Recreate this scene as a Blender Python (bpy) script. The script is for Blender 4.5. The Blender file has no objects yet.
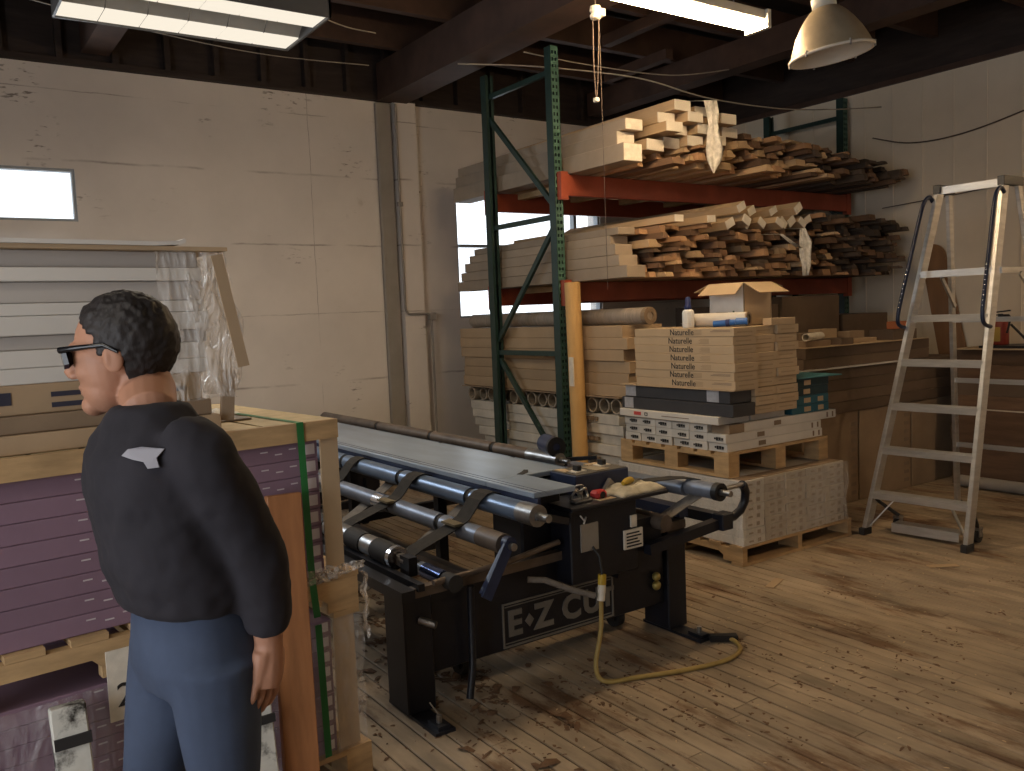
import bpy, bmesh, math, random
from mathutils import Vector, Matrix, Euler, noise as mnoise
random.seed(7)
SC = bpy.context.scene
COL = SC.collection
R = math.radians

# ------------------------------------------------------------------ camera, world, lights, exposure
cam_d = bpy.data.cameras.new('camera'); cam = bpy.data.objects.new('camera', cam_d); COL.objects.link(cam)
YAW, PITCH, ROLL, FPX = R(34.577), R(-4.686), R(-2.327), 863.3
fw = Vector((math.sin(YAW)*math.cos(PITCH), math.cos(YAW)*math.cos(PITCH), math.sin(PITCH)))
rt = Vector((math.cos(YAW), -math.sin(YAW), 0)); up = rt.cross(fw)
r2 = math.cos(ROLL)*rt + math.sin(ROLL)*up; u2 = -math.sin(ROLL)*rt + math.cos(ROLL)*up
M = Matrix((r2, u2, -fw)).transposed().to_4x4(); M.translation = (0, 0, 1.62)
cam.matrix_world = M
cam_d.sensor_fit = 'HORIZONTAL'; cam_d.sensor_width = 36.0; cam_d.lens = FPX*36.0/1024; cam_d.clip_start = 0.05
SC.camera = cam
SC.view_settings.view_transform = 'Standard'; SC.view_settings.look = 'None'
SC.view_settings.gamma = 1.0; SC.view_settings.exposure = 0.0; SC.view_settings.use_curve_mapping = False
SC.cycles.use_denoising = True
SC.cycles.max_bounces = 7; SC.cycles.diffuse_bounces = 4; SC.cycles.transparent_max_bounces = 12
SC.cycles.caustics_reflective = False; SC.cycles.caustics_refractive = False; SC.cycles.sample_clamp_indirect = 6.0

W = bpy.data.worlds.new('overcast_sky'); SC.world = W; W.use_nodes = True
bg = W.node_tree.nodes['Background']; bg.inputs['Color'].default_value = (0.86, 0.93, 1.0, 1); bg.inputs['Strength'].default_value = 2.2

def area(name, loc, target, sx, sy, power, color):
    l = bpy.data.lights.new(name, 'AREA'); l.shape = 'RECTANGLE'; l.size = sx; l.size_y = sy; l.energy = power; l.color = color
    o = bpy.data.objects.new(name, l); COL.objects.link(o); o.location = loc
    o.rotation_euler = (Vector(target)-Vector(loc)).to_track_quat('-Z', 'Y').to_euler(); return o
DAY = (0.80, 0.90, 1.0)
area('daylight_window_1', (0.2, 7.56, 2.68), (0.2, 0, 1.5), 1.7, 0.36, 45, DAY)
area('daylight_window_2', (5.5, 7.56, 2.22), (5.5, 0, 1.6), 1.7, 1.15, 7, DAY)
area('added_side_daylight', (-3.15, 0.5, 1.6), (4.0, 2.0, 1.0), 2.6, 2.8, 80, (0.93, 0.95, 1.0))  # added daylight through an unseen opening, placed to light the left-hand faces
WARM = (1.0, 0.74, 0.46)

# ------------------------------------------------------------------ materials
MATS = {}
def nod(nt, t, **kw):
    n = nt.nodes.new(t)
    for k, v in kw.items(): setattr(n, k, v)
    return n
def mat(name, col, rough=0.7, metal=0.0, var=0.25, scale=6.0, stretch=(1, 1, 1), bump=0.15, rnd=0.0, world=False,
        col2=None, thr=None, spec=0.4, detail=5.0, alpha=None, emit=None, coat=0.0):
    """principled material, colour modulated by stretched noise; col2/thr adds worn patches of a second colour"""
    if name in MATS: return MATS[name]
    m = bpy.data.materials.new(name); m.use_nodes = True; nt = m.node_tree; p = nt.nodes['Principled BSDF']
    p.inputs['Roughness'].default_value = rough; p.inputs['Metallic'].default_value = metal
    p.inputs['Specular IOR Level'].default_value = spec
    if coat: p.inputs['Coat Weight'].default_value = coat
    if world: src = nod(nt, 'ShaderNodeNewGeometry').outputs['Position']
    else: src = nod(nt, 'ShaderNodeTexCoord').outputs['Object']
    mp = nod(nt, 'ShaderNodeMapping'); mp.inputs['Scale'].default_value = stretch; nt.links.new(src, mp.inputs['Vector'])
    vec = mp.outputs['Vector']
    nz = nod(nt, 'ShaderNodeTexNoise'); nz.inputs['Scale'].default_value = scale; nz.inputs['Detail'].default_value = detail
    nz.inputs['Roughness'].default_value = 0.6
    nt.links.new(vec, nz.inputs['Vector'])
    mr = nod(nt, 'ShaderNodeMapRange'); mr.inputs['From Min'].default_value = 0.3; mr.inputs['From Max'].default_value = 0.7
    mr.inputs['To Min'].default_value = 1-var; mr.inputs['To Max'].default_value = 1+var*0.5
    nt.links.new(nz.outputs['Fac'], mr.inputs['Value'])
    val = mr.outputs['Result']
    if rnd:
        oi = nod(nt, 'ShaderNodeObjectInfo'); m2 = nod(nt, 'ShaderNodeMapRange')
        m2.inputs['To Min'].default_value = 1-rnd; m2.inputs['To Max'].default_value = 1+rnd*0.6
        nt.links.new(oi.outputs['Random'], m2.inputs['Value'])
        mu = nod(nt, 'ShaderNodeMath', operation='MULTIPLY'); nt.links.new(val, mu.inputs[0]); nt.links.new(m2.outputs['Result'], mu.inputs[1]); val = mu.outputs[0]
    cin = nod(nt, 'ShaderNodeRGB'); cin.outputs[0].default_value = (*col, 1); cout = cin.outputs[0]
    if col2 is not None:
        n2 = nod(nt, 'ShaderNodeTexNoise'); n2.inputs['Scale'].default_value = scale*0.55; n2.inputs['Detail'].default_value = 8; n2.inputs['Roughness'].default_value = 0.7
        ad = nod(nt, 'ShaderNodeVectorMath', operation='ADD'); ad.inputs[1].default_value = (3.1, 7.7, 1.3)
        nt.links.new(vec, ad.inputs[0]); nt.links.new(ad.outputs[0], n2.inputs['Vector'])
        rp = nod(nt, 'ShaderNodeMapRange'); rp.inputs['From Min'].default_value = thr; rp.inputs['From Max'].default_value = thr+0.1
        nt.links.new(n2.outputs['Fac'], rp.inputs['Value'])
        mx = nod(nt, 'ShaderNodeMix', data_type='RGBA'); nt.links.new(rp.outputs['Result'], mx.inputs['Factor'])
        nt.links.new(cout, mx.inputs[6]); mx.inputs[7].default_value = (*col2, 1); cout = mx.outputs[2]
    vm = nod(nt, 'ShaderNodeVectorMath', operation='SCALE'); nt.links.new(cout, vm.inputs[0]); nt.links.new(val, vm.inputs['Scale'])
    nt.links.new(vm.outputs[0], p.inputs['Base Color'])
    if bump:
        b = nod(nt, 'ShaderNodeBump'); b.inputs['Strength'].default_value = bump; b.inputs['Distance'].default_value = 0.01
        nt.links.new(nz.outputs['Fac'], b.inputs['Height']); nt.links.new(b.outputs[0], p.inputs['Normal'])
    if emit: p.inputs['Emission Color'].default_value = (*emit[0], 1); p.inputs['Emission Strength'].default_value = emit[1]
    if alpha is not None: p.inputs['Alpha'].default_value = alpha
    MATS[name] = m; return m

def film_mat(name, alpha=0.16, tint=(0.9, 0.88, 0.85)):
    if name in MATS: return MATS[name]
    m = bpy.data.materials.new(name); m.use_nodes = True; nt = m.node_tree; p = nt.nodes['Principled BSDF']
    p.inputs['Base Color'].default_value = (*tint, 1); p.inputs['Roughness'].default_value = 0.12; p.inputs['Specular IOR Level'].default_value = 0.8
    tc = nod(nt, 'ShaderNodeTexCoord'); mp = nod(nt, 'ShaderNodeMapping'); mp.inputs['Scale'].default_value = (1, 1, 0.35); mp.inputs['Rotation'].default_value = (0, R(25), 0)
    nz = nod(nt, 'ShaderNodeTexNoise'); nz.inputs['Scale'].default_value = 14; nz.inputs['Detail'].default_value = 3; nz.inputs['Distortion'].default_value = 1.2
    nt.links.new(tc.outputs['Object'], mp.inputs[0]); nt.links.new(mp.outputs[0], nz.inputs[0])
    b = nod(nt, 'ShaderNodeBump'); b.inputs['Strength'].default_value = 1.0; b.inputs['Distance'].default_value = 0.06
    nt.links.new(nz.outputs['Fac'], b.inputs['Height']); nt.links.new(b.outputs[0], p.inputs['Normal'])
    tr = nod(nt, 'ShaderNodeBsdfTransparent'); mx = nod(nt, 'ShaderNodeMixShader')
    mr = nod(nt, 'ShaderNodeMapRange'); mr.inputs['From Min'].default_value = .35; mr.inputs['From Max'].default_value = .7; mr.inputs['To Min'].default_value = alpha*.6; mr.inputs['To Max'].default_value = alpha*2
    nt.links.new(nz.outputs['Fac'], mr.inputs['Value']); nt.links.new(mr.outputs['Result'], mx.inputs[0])
    nt.links.new(tr.outputs[0], mx.inputs[1]); nt.links.new(p.outputs[0], mx.inputs[2])
    nt.links.new(mx.outputs[0], nt.nodes['Material Output'].inputs['Surface']); MATS[name] = m; return m

def lamp_mat(name, col, s):
    m = bpy.data.materials.new(name); m.use_nodes = True; nt = m.node_tree
    e = nod(nt, 'ShaderNodeEmission'); e.inputs[0].default_value = (*col, 1); e.inputs[1].default_value = s
    nt.links.new(e.outputs[0], nt.nodes['Material Output'].inputs['Surface']); MATS[name] = m; return m

# ------------------------------------------------------------------ mesh helpers
ORG = {}
class B:
    """collects geometry in world space (optionally through a matrix) and builds ONE mesh object"""
    def __init__(s, M=None): s.v = []; s.f = []; s.sm = []; s.M = M
    def add(s, vs, fs, smooth=False, m=None):
        n = len(s.v)
        for p in vs:
            p = Vector(p)
            if m is not None: p = m @ p
            if s.M is not None: p = s.M @ p
            s.v.append(p)
        for f in fs: s.f.append(tuple(i+n for i in f)); s.sm.append(smooth)
        return s
    def box(s, x0, x1, y0, y1, z0, z1, m=None, c=0.0):
        if c <= 0:
            vs = [(x, y, z) for z in (z0, z1) for y in (y0, y1) for x in (x0, x1)]
            return s.add(vs, [(0,2,3,1), (4,5,7,6), (0,1,5,4), (1,3,7,5), (3,2,6,7), (2,0,4,6)], m=m)
        bm = bmesh.new(); bmesh.ops.create_cube(bm, size=1.0)
        for v in bm.verts: v.co = Vector((x0+(v.co.x+.5)*(x1-x0), y0+(v.co.y+.5)*(y1-y0), z0+(v.co.z+.5)*(z1-z0)))
        bmesh.ops.bevel(bm, geom=bm.edges[:], offset=c, segments=1, affect='EDGES')
        bm.verts.ensure_lookup_table(); bm.verts.index_update()
        vs = [tuple(v.co) for v in bm.verts]; fs = [tuple(v.index for v in f.verts) for f in bm.faces]; bm.free()
        return s.add(vs, fs, m=m)
    def bar(s, a, b, w, h, c=0.0, upv=(0, 0, 1)):
        a = Vector(a); b = Vector(b); d = (b-a); L = d.length; d.normalize()
        u = Vector(upv)
        if abs(d.dot(u)) > 0.98: u = Vector((1, 0, 0))
        sx = d.cross(u).normalized(); uz = sx.cross(d).normalized()
        m = Matrix((d, sx, uz)).transposed().to_4x4(); m.translation = a
        return s.box(0, L, -w/2, w/2, -h/2, h/2, m=m, c=c)
    def tube(s, pts, r, n=12, caps=True, closed=False):
        pts = [Vector(p) for p in pts]; k = len(pts); rs = r if isinstance(r, (list, tuple)) else [r]*k
        vs = []; fs = []; prev = None
        for i, p in enumerate(pts):
            if closed: d = pts[(i+1) % k]-pts[i-1]
            else: d = pts[min(i+1, k-1)]-pts[max(i-1, 0)]
            d.normalize()
            if prev is None:
                a = Vector((0, 0, 1)) if abs(d.z) < 0.9 else Vector((1, 0, 0)); x = d.cross(a).normalized()
            else:
                x = (prev - d*prev.dot(d)).normalized()
            prev = x; y = d.cross(x)
            for j in range(n):
                t = 2*math.pi*j/n; vs.append(p+(x*math.cos(t)+y*math.sin(t))*rs[i])
        for i in range(k if closed else k-1):
            for j in range(n):
                a = i*n+j; b_ = i*n+(j+1) % n; c = ((i+1) % k)*n+(j+1) % n; d_ = ((i+1) % k)*n+j
                fs.append((a, b_, c, d_))
        s.add(vs, fs, smooth=True)
        if caps and not closed:
            s.add([vs[j] for j in range(n)], [tuple(range(n))[::-1]]); s.add([vs[(k-1)*n+j] for j in range(n)], [tuple(range(n))])
        return s
    def cyl(s, a, b, r, n=20, r1=None): return s.tube([a, b], [r, r if r1 is None else r1], n)
    def pipe(s, a, b, ro, ri, n=16):
        a = Vector(a); b = Vector(b); d = (b-a).normalized(); u = Vector((0, 0, 1)) if abs(d.z) < .9 else Vector((1, 0, 0))
        x = d.cross(u).normalized(); y = d.cross(x); vs = []
        for p, q in ((a, ro), (b, ro), (b, ri), (a, ri)):
            for j in range(n):
                t = 2*math.pi*j/n; vs.append(p+(x*math.cos(t)+y*math.sin(t))*q)
        fs = []
        for k in range(4):
            for j in range(n):
                fs.append((k*n+j, k*n+(j+1) % n, ((k+1) % 4)*n+(j+1) % n, ((k+1) % 4)*n+j))
        return s.add(vs, fs, smooth=False)
    def lathe(s, c, prof, n=32, axis=None):
        """prof list of (r,z) about the vertical through c (or a matrix)"""
        vs = []; fs = []
        for r, z in prof:
            for j in range(n):
                t = 2*math.pi*j/n; vs.append((r*math.cos(t), r*math.sin(t), z))
        for i in range(len(prof)-1):
            for j in range(n): fs.append((i*n+j, i*n+(j+1) % n, (i+1)*n+(j+1) % n, (i+1)*n+j))
        m = axis if axis is not None else Matrix.Translation(c)
        return s.add(vs, fs, smooth=True, m=m)
    def prism(s, poly, t, m):
        """2-D polygon in local xy extruded by t along local z through matrix m"""
        n = len(poly); vs = [(x, y, 0) for x, y in poly]+[(x, y, t) for x, y in poly]
        fs = [tuple(range(n))[::-1], tuple(range(n, 2*n))]+[(i, (i+1) % n, n+(i+1) % n, n+i) for i in range(n)]
        return s.add(vs, fs, m=m)
    def ell(s, c, r, nu=20, nv=12, m=None):
        vs = [(c[0], c[1], c[2]-r[2])]; fs = []
        for i in range(1, nv):
            a = -math.pi/2+math.pi*i/nv
            for j in range(nu):
                t = 2*math.pi*j/nu; vs.append((c[0]+r[0]*math.cos(a)*math.cos(t), c[1]+r[1]*math.cos(a)*math.sin(t), c[2]+r[2]*math.sin(a)))
        vs.append((c[0], c[1], c[2]+r[2]))
        for j in range(nu): fs.append((0, 1+(j+1) % nu, 1+j)); 
        for i in range(nv-2):
            for j in range(nu): fs.append((1+i*nu+j, 1+i*nu+(j+1) % nu, 1+(i+1)*nu+(j+1) % nu, 1+(i+1)*nu+j))
        e = len(vs)-1; b0 = 1+(nv-2)*nu
        for j in range(nu): fs.append((b0+j, b0+(j+1) % nu, e))
        return s.add(vs, fs, smooth=True, m=m)
    def loft(s, rings, n=24, m=None, sq=2.0):
        """rings: (cx,cy,cz,rx,ry) horizontal superellipses stacked in z, capped"""
        vs = []; fs = []
        for cx, cy, cz, rx, ry in rings:
            for j in range(n):
                t = 2*math.pi*j/n; c_, s_ = math.cos(t), math.sin(t)
                vs.append((cx+rx*math.copysign(abs(c_)**(2/sq), c_), cy+ry*math.copysign(abs(s_)**(2/sq), s_), cz))
        k = len(rings)
        for i in range(k-1):
            for j in range(n): fs.append((i*n+j, i*n+(j+1) % n, (i+1)*n+(j+1) % n, (i+1)*n+j))
        fs.append(tuple(range(n))[::-1]); fs.append(tuple(range((k-1)*n, k*n)))
        return s.add(vs, fs, smooth=True, m=m)
    def mesh(s, name, org):
        me = bpy.data.meshes.new(name); o = Vector(org)
        me.from_pydata([tuple(p-o) for p in s.v], [], s.f); me.polygons.foreach_set('use_smooth', s.sm); me.update(); return me
    def build(s, name, material, parent=None, org=None):
        if org is None:
            if parent is not None: org = ORG[parent]
            else:
                xs = [p.x for p in s.v]; ys = [p.y for p in s.v]; zs = [p.z for p in s.v]
                org = Vector(((min(xs)+max(xs))/2, (min(ys)+max(ys))/2, min(zs)))
        o = bpy.data.objects.new(name, s.mesh(name, org)); COL.objects.link(o)
        o.data.materials.append(material)
        if parent is not None: o.parent = parent; o.location = Vector(org)-ORG[parent]
        else: o.location = org
        ORG[o] = Vector(org); return o

def tag(o, label, cat, group=None, kind=None):
    o['label'] = label; o['category'] = cat
    if group: o['group'] = group
    if kind: o['kind'] = kind
    return o
def struct(o, label=None, cat=None):
    o['kind'] = 'structure'
    if label: o['label'] = label; o['category'] = cat
    return o
def thing(name, loc, label, cat, group=None):
    o = bpy.data.objects.new(name, None); COL.objects.link(o); o.location = loc; o.empty_display_size = 0.1
    ORG[o] = Vector(loc); return tag(o, label, cat, group)
def inst(name, me, loc, rot=(0, 0, 0), scale=(1, 1, 1), parent=None):
    o = bpy.data.objects.new(name, me); COL.objects.link(o)
    o.location = loc; o.rotation_euler = rot; o.scale = scale
    if parent is not None: o.parent = parent
    return o
def unit_mesh(name, material, c=0.0):
    me = B().box(-.5, .5, -.5, .5, 0, 1, c=c).mesh(name, (0, 0, 0)); me.materials.append(material); return me
def text_mesh(txt, size, material, m, extrude=0.0015, bold=0.0, align='CENTER', name='lettering'):
    cu = bpy.data.curves.new('t', 'FONT'); cu.body = txt; cu.size = size; cu.extrude = extrude; cu.offset = bold; cu.align_x = align; cu.align_y = 'CENTER'; cu.resolution_u = 3
    t = bpy.data.objects.new('t', cu); COL.objects.link(t); dg = bpy.context.evaluated_depsgraph_get(); dg.update()
    me = bpy.data.meshes.new_from_object(t.evaluated_get(dg)); bpy.data.objects.remove(t); bpy.data.curves.remove(cu)
    me.name = name; me.transform(m); me.materials.clear(); me.materials.append(material); return me
# text frames: reading along +x facing -y ; reading along -y facing -x
FACE_MY = Matrix(((1,0,0,0),(0,0,-1,0),(0,1,0,0),(0,0,0,1)))
FACE_MX = Matrix(((0,0,-1,0),(-1,0,0,0),(0,1,0,0),(0,0,0,1)))

# colours ----------------------------------------------------------
m_wall = mat('painted_concrete', (0.66, 0.61, 0.57), 0.85, var=0.10, scale=1.3, bump=0.12, world=True, col2=(0.40, 0.34, 0.28), thr=0.66, detail=9)
m_wallr = mat('painted_siding', (0.70, 0.61, 0.49), 0.85, var=0.12, scale=1.0, bump=0.05, world=True)
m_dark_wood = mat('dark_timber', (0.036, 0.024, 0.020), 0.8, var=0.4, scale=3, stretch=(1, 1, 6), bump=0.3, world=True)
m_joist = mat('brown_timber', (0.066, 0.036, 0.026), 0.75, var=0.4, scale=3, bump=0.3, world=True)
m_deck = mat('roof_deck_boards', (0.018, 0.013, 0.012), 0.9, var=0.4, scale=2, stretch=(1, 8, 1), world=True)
m_crack = mat('crack_dirt', (0.20, 0.16, 0.13), 0.9, var=0.4, scale=20)
m_metal_grey = mat('grey_pipe_paint', (0.27, 0.245, 0.22), 0.6, var=0.1)
m_white_paint = mat('white_paint', (0.72, 0.72, 0.70), 0.5, var=0.08)
m_black = mat('black_plastic', (0.012, 0.012, 0.013), 0.45, var=0.3)
m_rubber = mat('black_rubber', (0.025, 0.023, 0.022), 0.75, var=0.3, scale=12)
m_steel = mat('worn_steel', (0.35, 0.34, 0.33), 0.35, metal=0.9, var=0.3, scale=14)
m_chrome = mat('bright_steel', (0.62, 0.62, 0.64), 0.2, metal=1.0, var=0.15)
m_alu = mat('brushed_aluminium', (0.60, 0.585, 0.56), 0.38, metal=0.85, var=0.2, scale=5, stretch=(1, 1, 6), bump=0.05)
m_card = mat('brown_cardboard', (0.40, 0.285, 0.175), 0.85, var=0.12, scale=4, rnd=0.14, bump=0.05)
m_card_d = mat('dull_cardboard', (0.26, 0.185, 0.12), 0.85, var=0.18, scale=4, rnd=0.2, bump=0.05)
m_kraft = mat('kraft_cardboard', (0.47, 0.345, 0.215), 0.8, var=0.08, scale=3, rnd=0.06, bump=0.03)
m_pine = mat('pallet_pine', (0.50, 0.33, 0.165), 0.75, var=0.3, scale=3, stretch=(2, 2, 9), rnd=0.12, bump=0.15)
m_ink = mat('black_print', (0.02, 0.018, 0.018), 0.7, var=0.1)
m_ink_grey = mat('grey_print', (0.22, 0.16, 0.11), 0.8, var=0.1)

# ------------------------------------------------------------------ wall seams in the wall paint (cast concrete lifts)
def wall_seams(m):
    nt = m.node_tree; p = nt.nodes['Principled BSDF']; lk = p.inputs['Base Color'].links[0]; base = lk.from_socket
    g = nod(nt, 'ShaderNodeNewGeometry'); sp = nod(nt, 'ShaderNodeSeparateXYZ'); nt.links.new(g.outputs['Position'], sp.inputs[0])
    nz = nod(nt, 'ShaderNodeTexNoise'); nz.inputs['Scale'].default_value = 1.7; nz.inputs['Detail'].default_value = 8; nz.inputs['Roughness'].default_value = .7; nt.links.new(g.outputs['Position'], nz.inputs['Vector'])
    off = nod(nt, 'ShaderNodeMath', operation='MULTIPLY_ADD'); off.inputs[1].default_value = 0.05; off.inputs[2].default_value = -0.025; nt.links.new(nz.outputs['Fac'], off.inputs[0])
    tot = None
    for ax, v, wd in (('Z', 2.962, .006), ('Z', 2.33, .005), ('Z', 1.70, .003), ('Z', 1.065, .006), ('X', 3.10, .002), ('Z', 3.50, .003)):
        a = nod(nt, 'ShaderNodeMath', operation='ADD'); nt.links.new(sp.outputs[ax], a.inputs[0]); nt.links.new(off.outputs[0], a.inputs[1])
        s = nod(nt, 'ShaderNodeMath', operation='SUBTRACT'); nt.links.new(a.outputs[0], s.inputs[0]); s.inputs[1].default_value = v
        b = nod(nt, 'ShaderNodeMath', operation='ABSOLUTE'); nt.links.new(s.outputs[0], b.inputs[0])
        r = nod(nt, 'ShaderNodeMapRange'); r.inputs['From Min'].default_value = wd*2.2; r.inputs['From Max'].default_value = 0; r.inputs['To Max'].default_value = 0.75; nt.links.new(b.outputs[0], r.inputs['Value'])
        if tot is None: tot = r.outputs[0]
        else:
            mxm = nod(nt, 'ShaderNodeMath', operation='MAXIMUM'); nt.links.new(tot, mxm.inputs[0]); nt.links.new(r.outputs[0], mxm.inputs[1]); tot = mxm.outputs[0]
    n2 = nod(nt, 'ShaderNodeTexNoise'); n2.inputs['Scale'].default_value = 2.3; n2.inputs['Detail'].default_value = 6; nt.links.new(g.outputs['Position'], n2.inputs['Vector'])
    gt = nod(nt, 'ShaderNodeMapRange'); gt.inputs['From Min'].default_value = .42; gt.inputs['From Max'].default_value = .62; nt.links.new(n2.outputs['Fac'], gt.inputs['Value'])
    mu = nod(nt, 'ShaderNodeMath', operation='MULTIPLY'); nt.links.new(tot, mu.inputs[0]); nt.links.new(gt.outputs[0], mu.inputs[1])
    # dark speckled stains, clustered
    n3 = nod(nt, 'ShaderNodeTexNoise'); n3.inputs['Scale'].default_value = 26; n3.inputs['Detail'].default_value = 4
    st = nod(nt, 'ShaderNodeMapping'); st.inputs['Scale'].default_value = (0.5, 1, 1.6); nt.links.new(g.outputs['Position'], st.inputs[0]); nt.links.new(st.outputs[0], n3.inputs['Vector'])
    n4 = nod(nt, 'ShaderNodeTexNoise'); n4.inputs['Scale'].default_value = 2.0; nt.links.new(g.outputs['Position'], n4.inputs['Vector'])
    r3 = nod(nt, 'ShaderNodeMapRange'); r3.inputs['From Min'].default_value = .60; r3.inputs['From Max'].default_value = .68; nt.links.new(n3.outputs['Fac'], r3.inputs['Value'])
    r4 = nod(nt, 'ShaderNodeMapRange'); r4.inputs['From Min'].default_value = .58; r4.inputs['From Max'].default_value = .68; r4.inputs['To Max'].default_value = .8; nt.links.new(n4.outputs['Fac'], r4.inputs['Value'])
    m4 = nod(nt, 'ShaderNodeMath', operation='MULTIPLY'); nt.links.new(r3.outputs[0], m4.inputs[0]); nt.links.new(r4.outputs[0], m4.inputs[1])
    fin = nod(nt, 'ShaderNodeMath', operation='MAXIMUM'); nt.links.new(mu.outputs[0], fin.inputs[0]); nt.links.new(m4.outputs[0], fin.inputs[1])
    mx = nod(nt, 'ShaderNodeMix', data_type='RGBA'); nt.links.new(fin.outputs[0], mx.inputs['Factor']); nt.links.new(base, mx.inputs[6]); mx.inputs[7].default_value = (0.13, 0.10, 0.085, 1)
    nt.links.new(mx.outputs[2], p.inputs['Base Color'])
wall_seams(m_wall)

# ------------------------------------------------------------------ the room
XL, XR, YF, YB, ZW, ZC = -3.2, 8.0, -3.0, 7.6, 3.69, 4.35
def wall_with_holes(name, m, x0, x1, y0, y1, z0, z1, holes):
    """wall slab in the xz plane between y0,y1 with rectangular holes (hx0,hx1,hz0,hz1)"""
    b = B(); xs = sorted({x0, x1, *[h[0] for h in holes], *[h[1] for h in holes]}); zs = sorted({z0, z1, *[h[2] for h in holes], *[h[3] for h in holes]})
    for i in range(len(xs)-1):
        for k in range(len(zs)-1):
            cx, cz = (xs[i]+xs[i+1])/2, (zs[k]+zs[k+1])/2
            if any(h[0] < cx < h[1] and h[2] < cz < h[3] for h in holes): continue
            b.box(xs[i], xs[i+1], y0, y1, zs[k], zs[k+1])
    return b.build(name, m)
W1 = (-0.75, 1.15, 2.49, 2.90); W2 = (4.63, 6.55, 1.605, 2.86)
wall_back = struct(wall_with_holes('wall_back', m_wall, XL, XR+.2, YB, YB+.22, 0, ZW, [W1, W2]), 'stained off-white cast concrete wall with seams, two windows in it', 'wall')
wall_right = struct(B().box(XR, XR+.2, YF, YB, 0, ZW).build('wall_right', m_wallr), 'plain grey-beige wall behind the platform ladder', 'wall')
for k in range(1, 26):      # shallow vertical joints of the siding
    y = 7.6-k*0.3
    inst_b = B().box(XR-.006, XR+.002, y-.006, y+.006, 0.02, ZW-.02).build('joint_strip', m_wallr, wall_right)
wall_left = struct(B().box(XL-.2, XL, YF, -.85, 0, ZC).box(XL-.2, XL, 1.85, YB, 0, ZC).box(XL-.2, XL, -.85, 1.85, 3.1, ZC).build('wall_left', m_wallr), 'plain wall with an added daylight opening beyond the stacked pallets', 'wall')
wall_front = struct(wall_with_holes('wall_front', m_wallr, XL-.2, XR+.2, YF-.2, YF, 0, ZC, []), 'plain wall facing the stained concrete wall', 'wall')
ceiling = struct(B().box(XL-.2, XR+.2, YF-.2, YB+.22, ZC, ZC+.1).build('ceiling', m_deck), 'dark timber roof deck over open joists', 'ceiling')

# upper dark stud band over the walls
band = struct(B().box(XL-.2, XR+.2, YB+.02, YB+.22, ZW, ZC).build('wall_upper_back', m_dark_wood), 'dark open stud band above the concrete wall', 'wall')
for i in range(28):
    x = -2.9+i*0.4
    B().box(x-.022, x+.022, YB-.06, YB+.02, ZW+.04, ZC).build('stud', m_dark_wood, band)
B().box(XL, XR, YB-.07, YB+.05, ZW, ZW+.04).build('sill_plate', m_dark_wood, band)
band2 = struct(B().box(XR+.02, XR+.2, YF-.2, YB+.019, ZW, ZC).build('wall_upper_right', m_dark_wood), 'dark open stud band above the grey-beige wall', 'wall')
B().box(XR-.03, XR+.05, YF, YB-.1, ZW, ZW+.05).build('top_plate', m_joist, band2)

# roof timbers
ng = 0
for x, w, dz in ((-1.0, .22, .30), (1.35, .2, .24), (3.93, .30, .34), (6.45, .2, .24)):
    o = B().box(x-w/2, x+w/2, YF, YB-.08, 4.02-dz, 4.02).build('roof_girder', m_joist)
    ng += 1; tag(o, ['heavy brown timber girder over the stacked pallets', 'brown timber girder above the louvred light fixture', 'deep brown timber girder bearing on the wall pilaster', 'brown timber girder above the far end of the rack'][ng-1], 'beam', 'roof timbers', 'structure')
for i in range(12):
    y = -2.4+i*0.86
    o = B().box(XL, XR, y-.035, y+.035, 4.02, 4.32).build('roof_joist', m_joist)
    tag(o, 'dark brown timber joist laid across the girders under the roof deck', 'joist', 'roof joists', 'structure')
for x, y in ((5.2, 5.0), (6.0, 5.9), (4.9, 3.6), (7.2, 4.6)):
    o = B().bar((x, y, 3.98), (x+.02, y+.9, 3.98), .09, .09).build('ceiling_blocking', m_joist)
    tag(o, 'short brown timber blocking under the joists', 'beam', 'short roof blocking', 'structure')
o = B().box(4.02, 4.12, 4.02, 4.34, 3.62, 3.72, c=.004).build('sawn_timber_stub', m_pine); tag(o, 'pale sawn timber stub under the deep girder', 'timber')
o.location.z += .0

# pilaster, conduit, pipe
pil = struct(B().box(3.95, 4.17, YB-.09, YB, 0, ZW).build('trim_1', m_wall), 'shallow off-white concrete pilaster under the deep girder', 'pilaster')
cd = B().box(3.77, 3.93, YB-.05, YB-.001, 0, ZW-.01, c=.012).build('cable_trunking', m_metal_grey); tag(cd, 'tall grey cable trunking running up beside the pilaster', 'trunking')
pts = [(3.945, YB-.11, ZW-.03), (3.945, YB-.11, 1.80)]
for k in range(7):
    a = math.pi/2*k/6; pts.append((4.0+.0-.055*math.cos(a), YB-.11, 1.74-.075*math.sin(a)))
pts += [(4.15, YB-.11, 1.665)]
for k in range(1, 7):
    a = math.pi/2*k/6; pts.append((4.16+.07*math.sin(a), YB-.11, 1.595+.07*math.cos(a)))
pts += [(4.235, YB-.10, .4)]
pp = B().tube(pts, .012, 8).build('conduit_pipe', m_metal_grey); tag(pp, 'thin pipe bending across the pilaster and down', 'pipe')
B().box(3.92, 3.97, YB-.125, YB-.09, 2.7, 2.74).build('pipe_clip', m_metal_grey, pp)
B().box(4.205, 4.275, YB-.13, YB-.07, 1.60, 1.67, c=.006).build('junction_box', m_metal_grey, pp)

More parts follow.
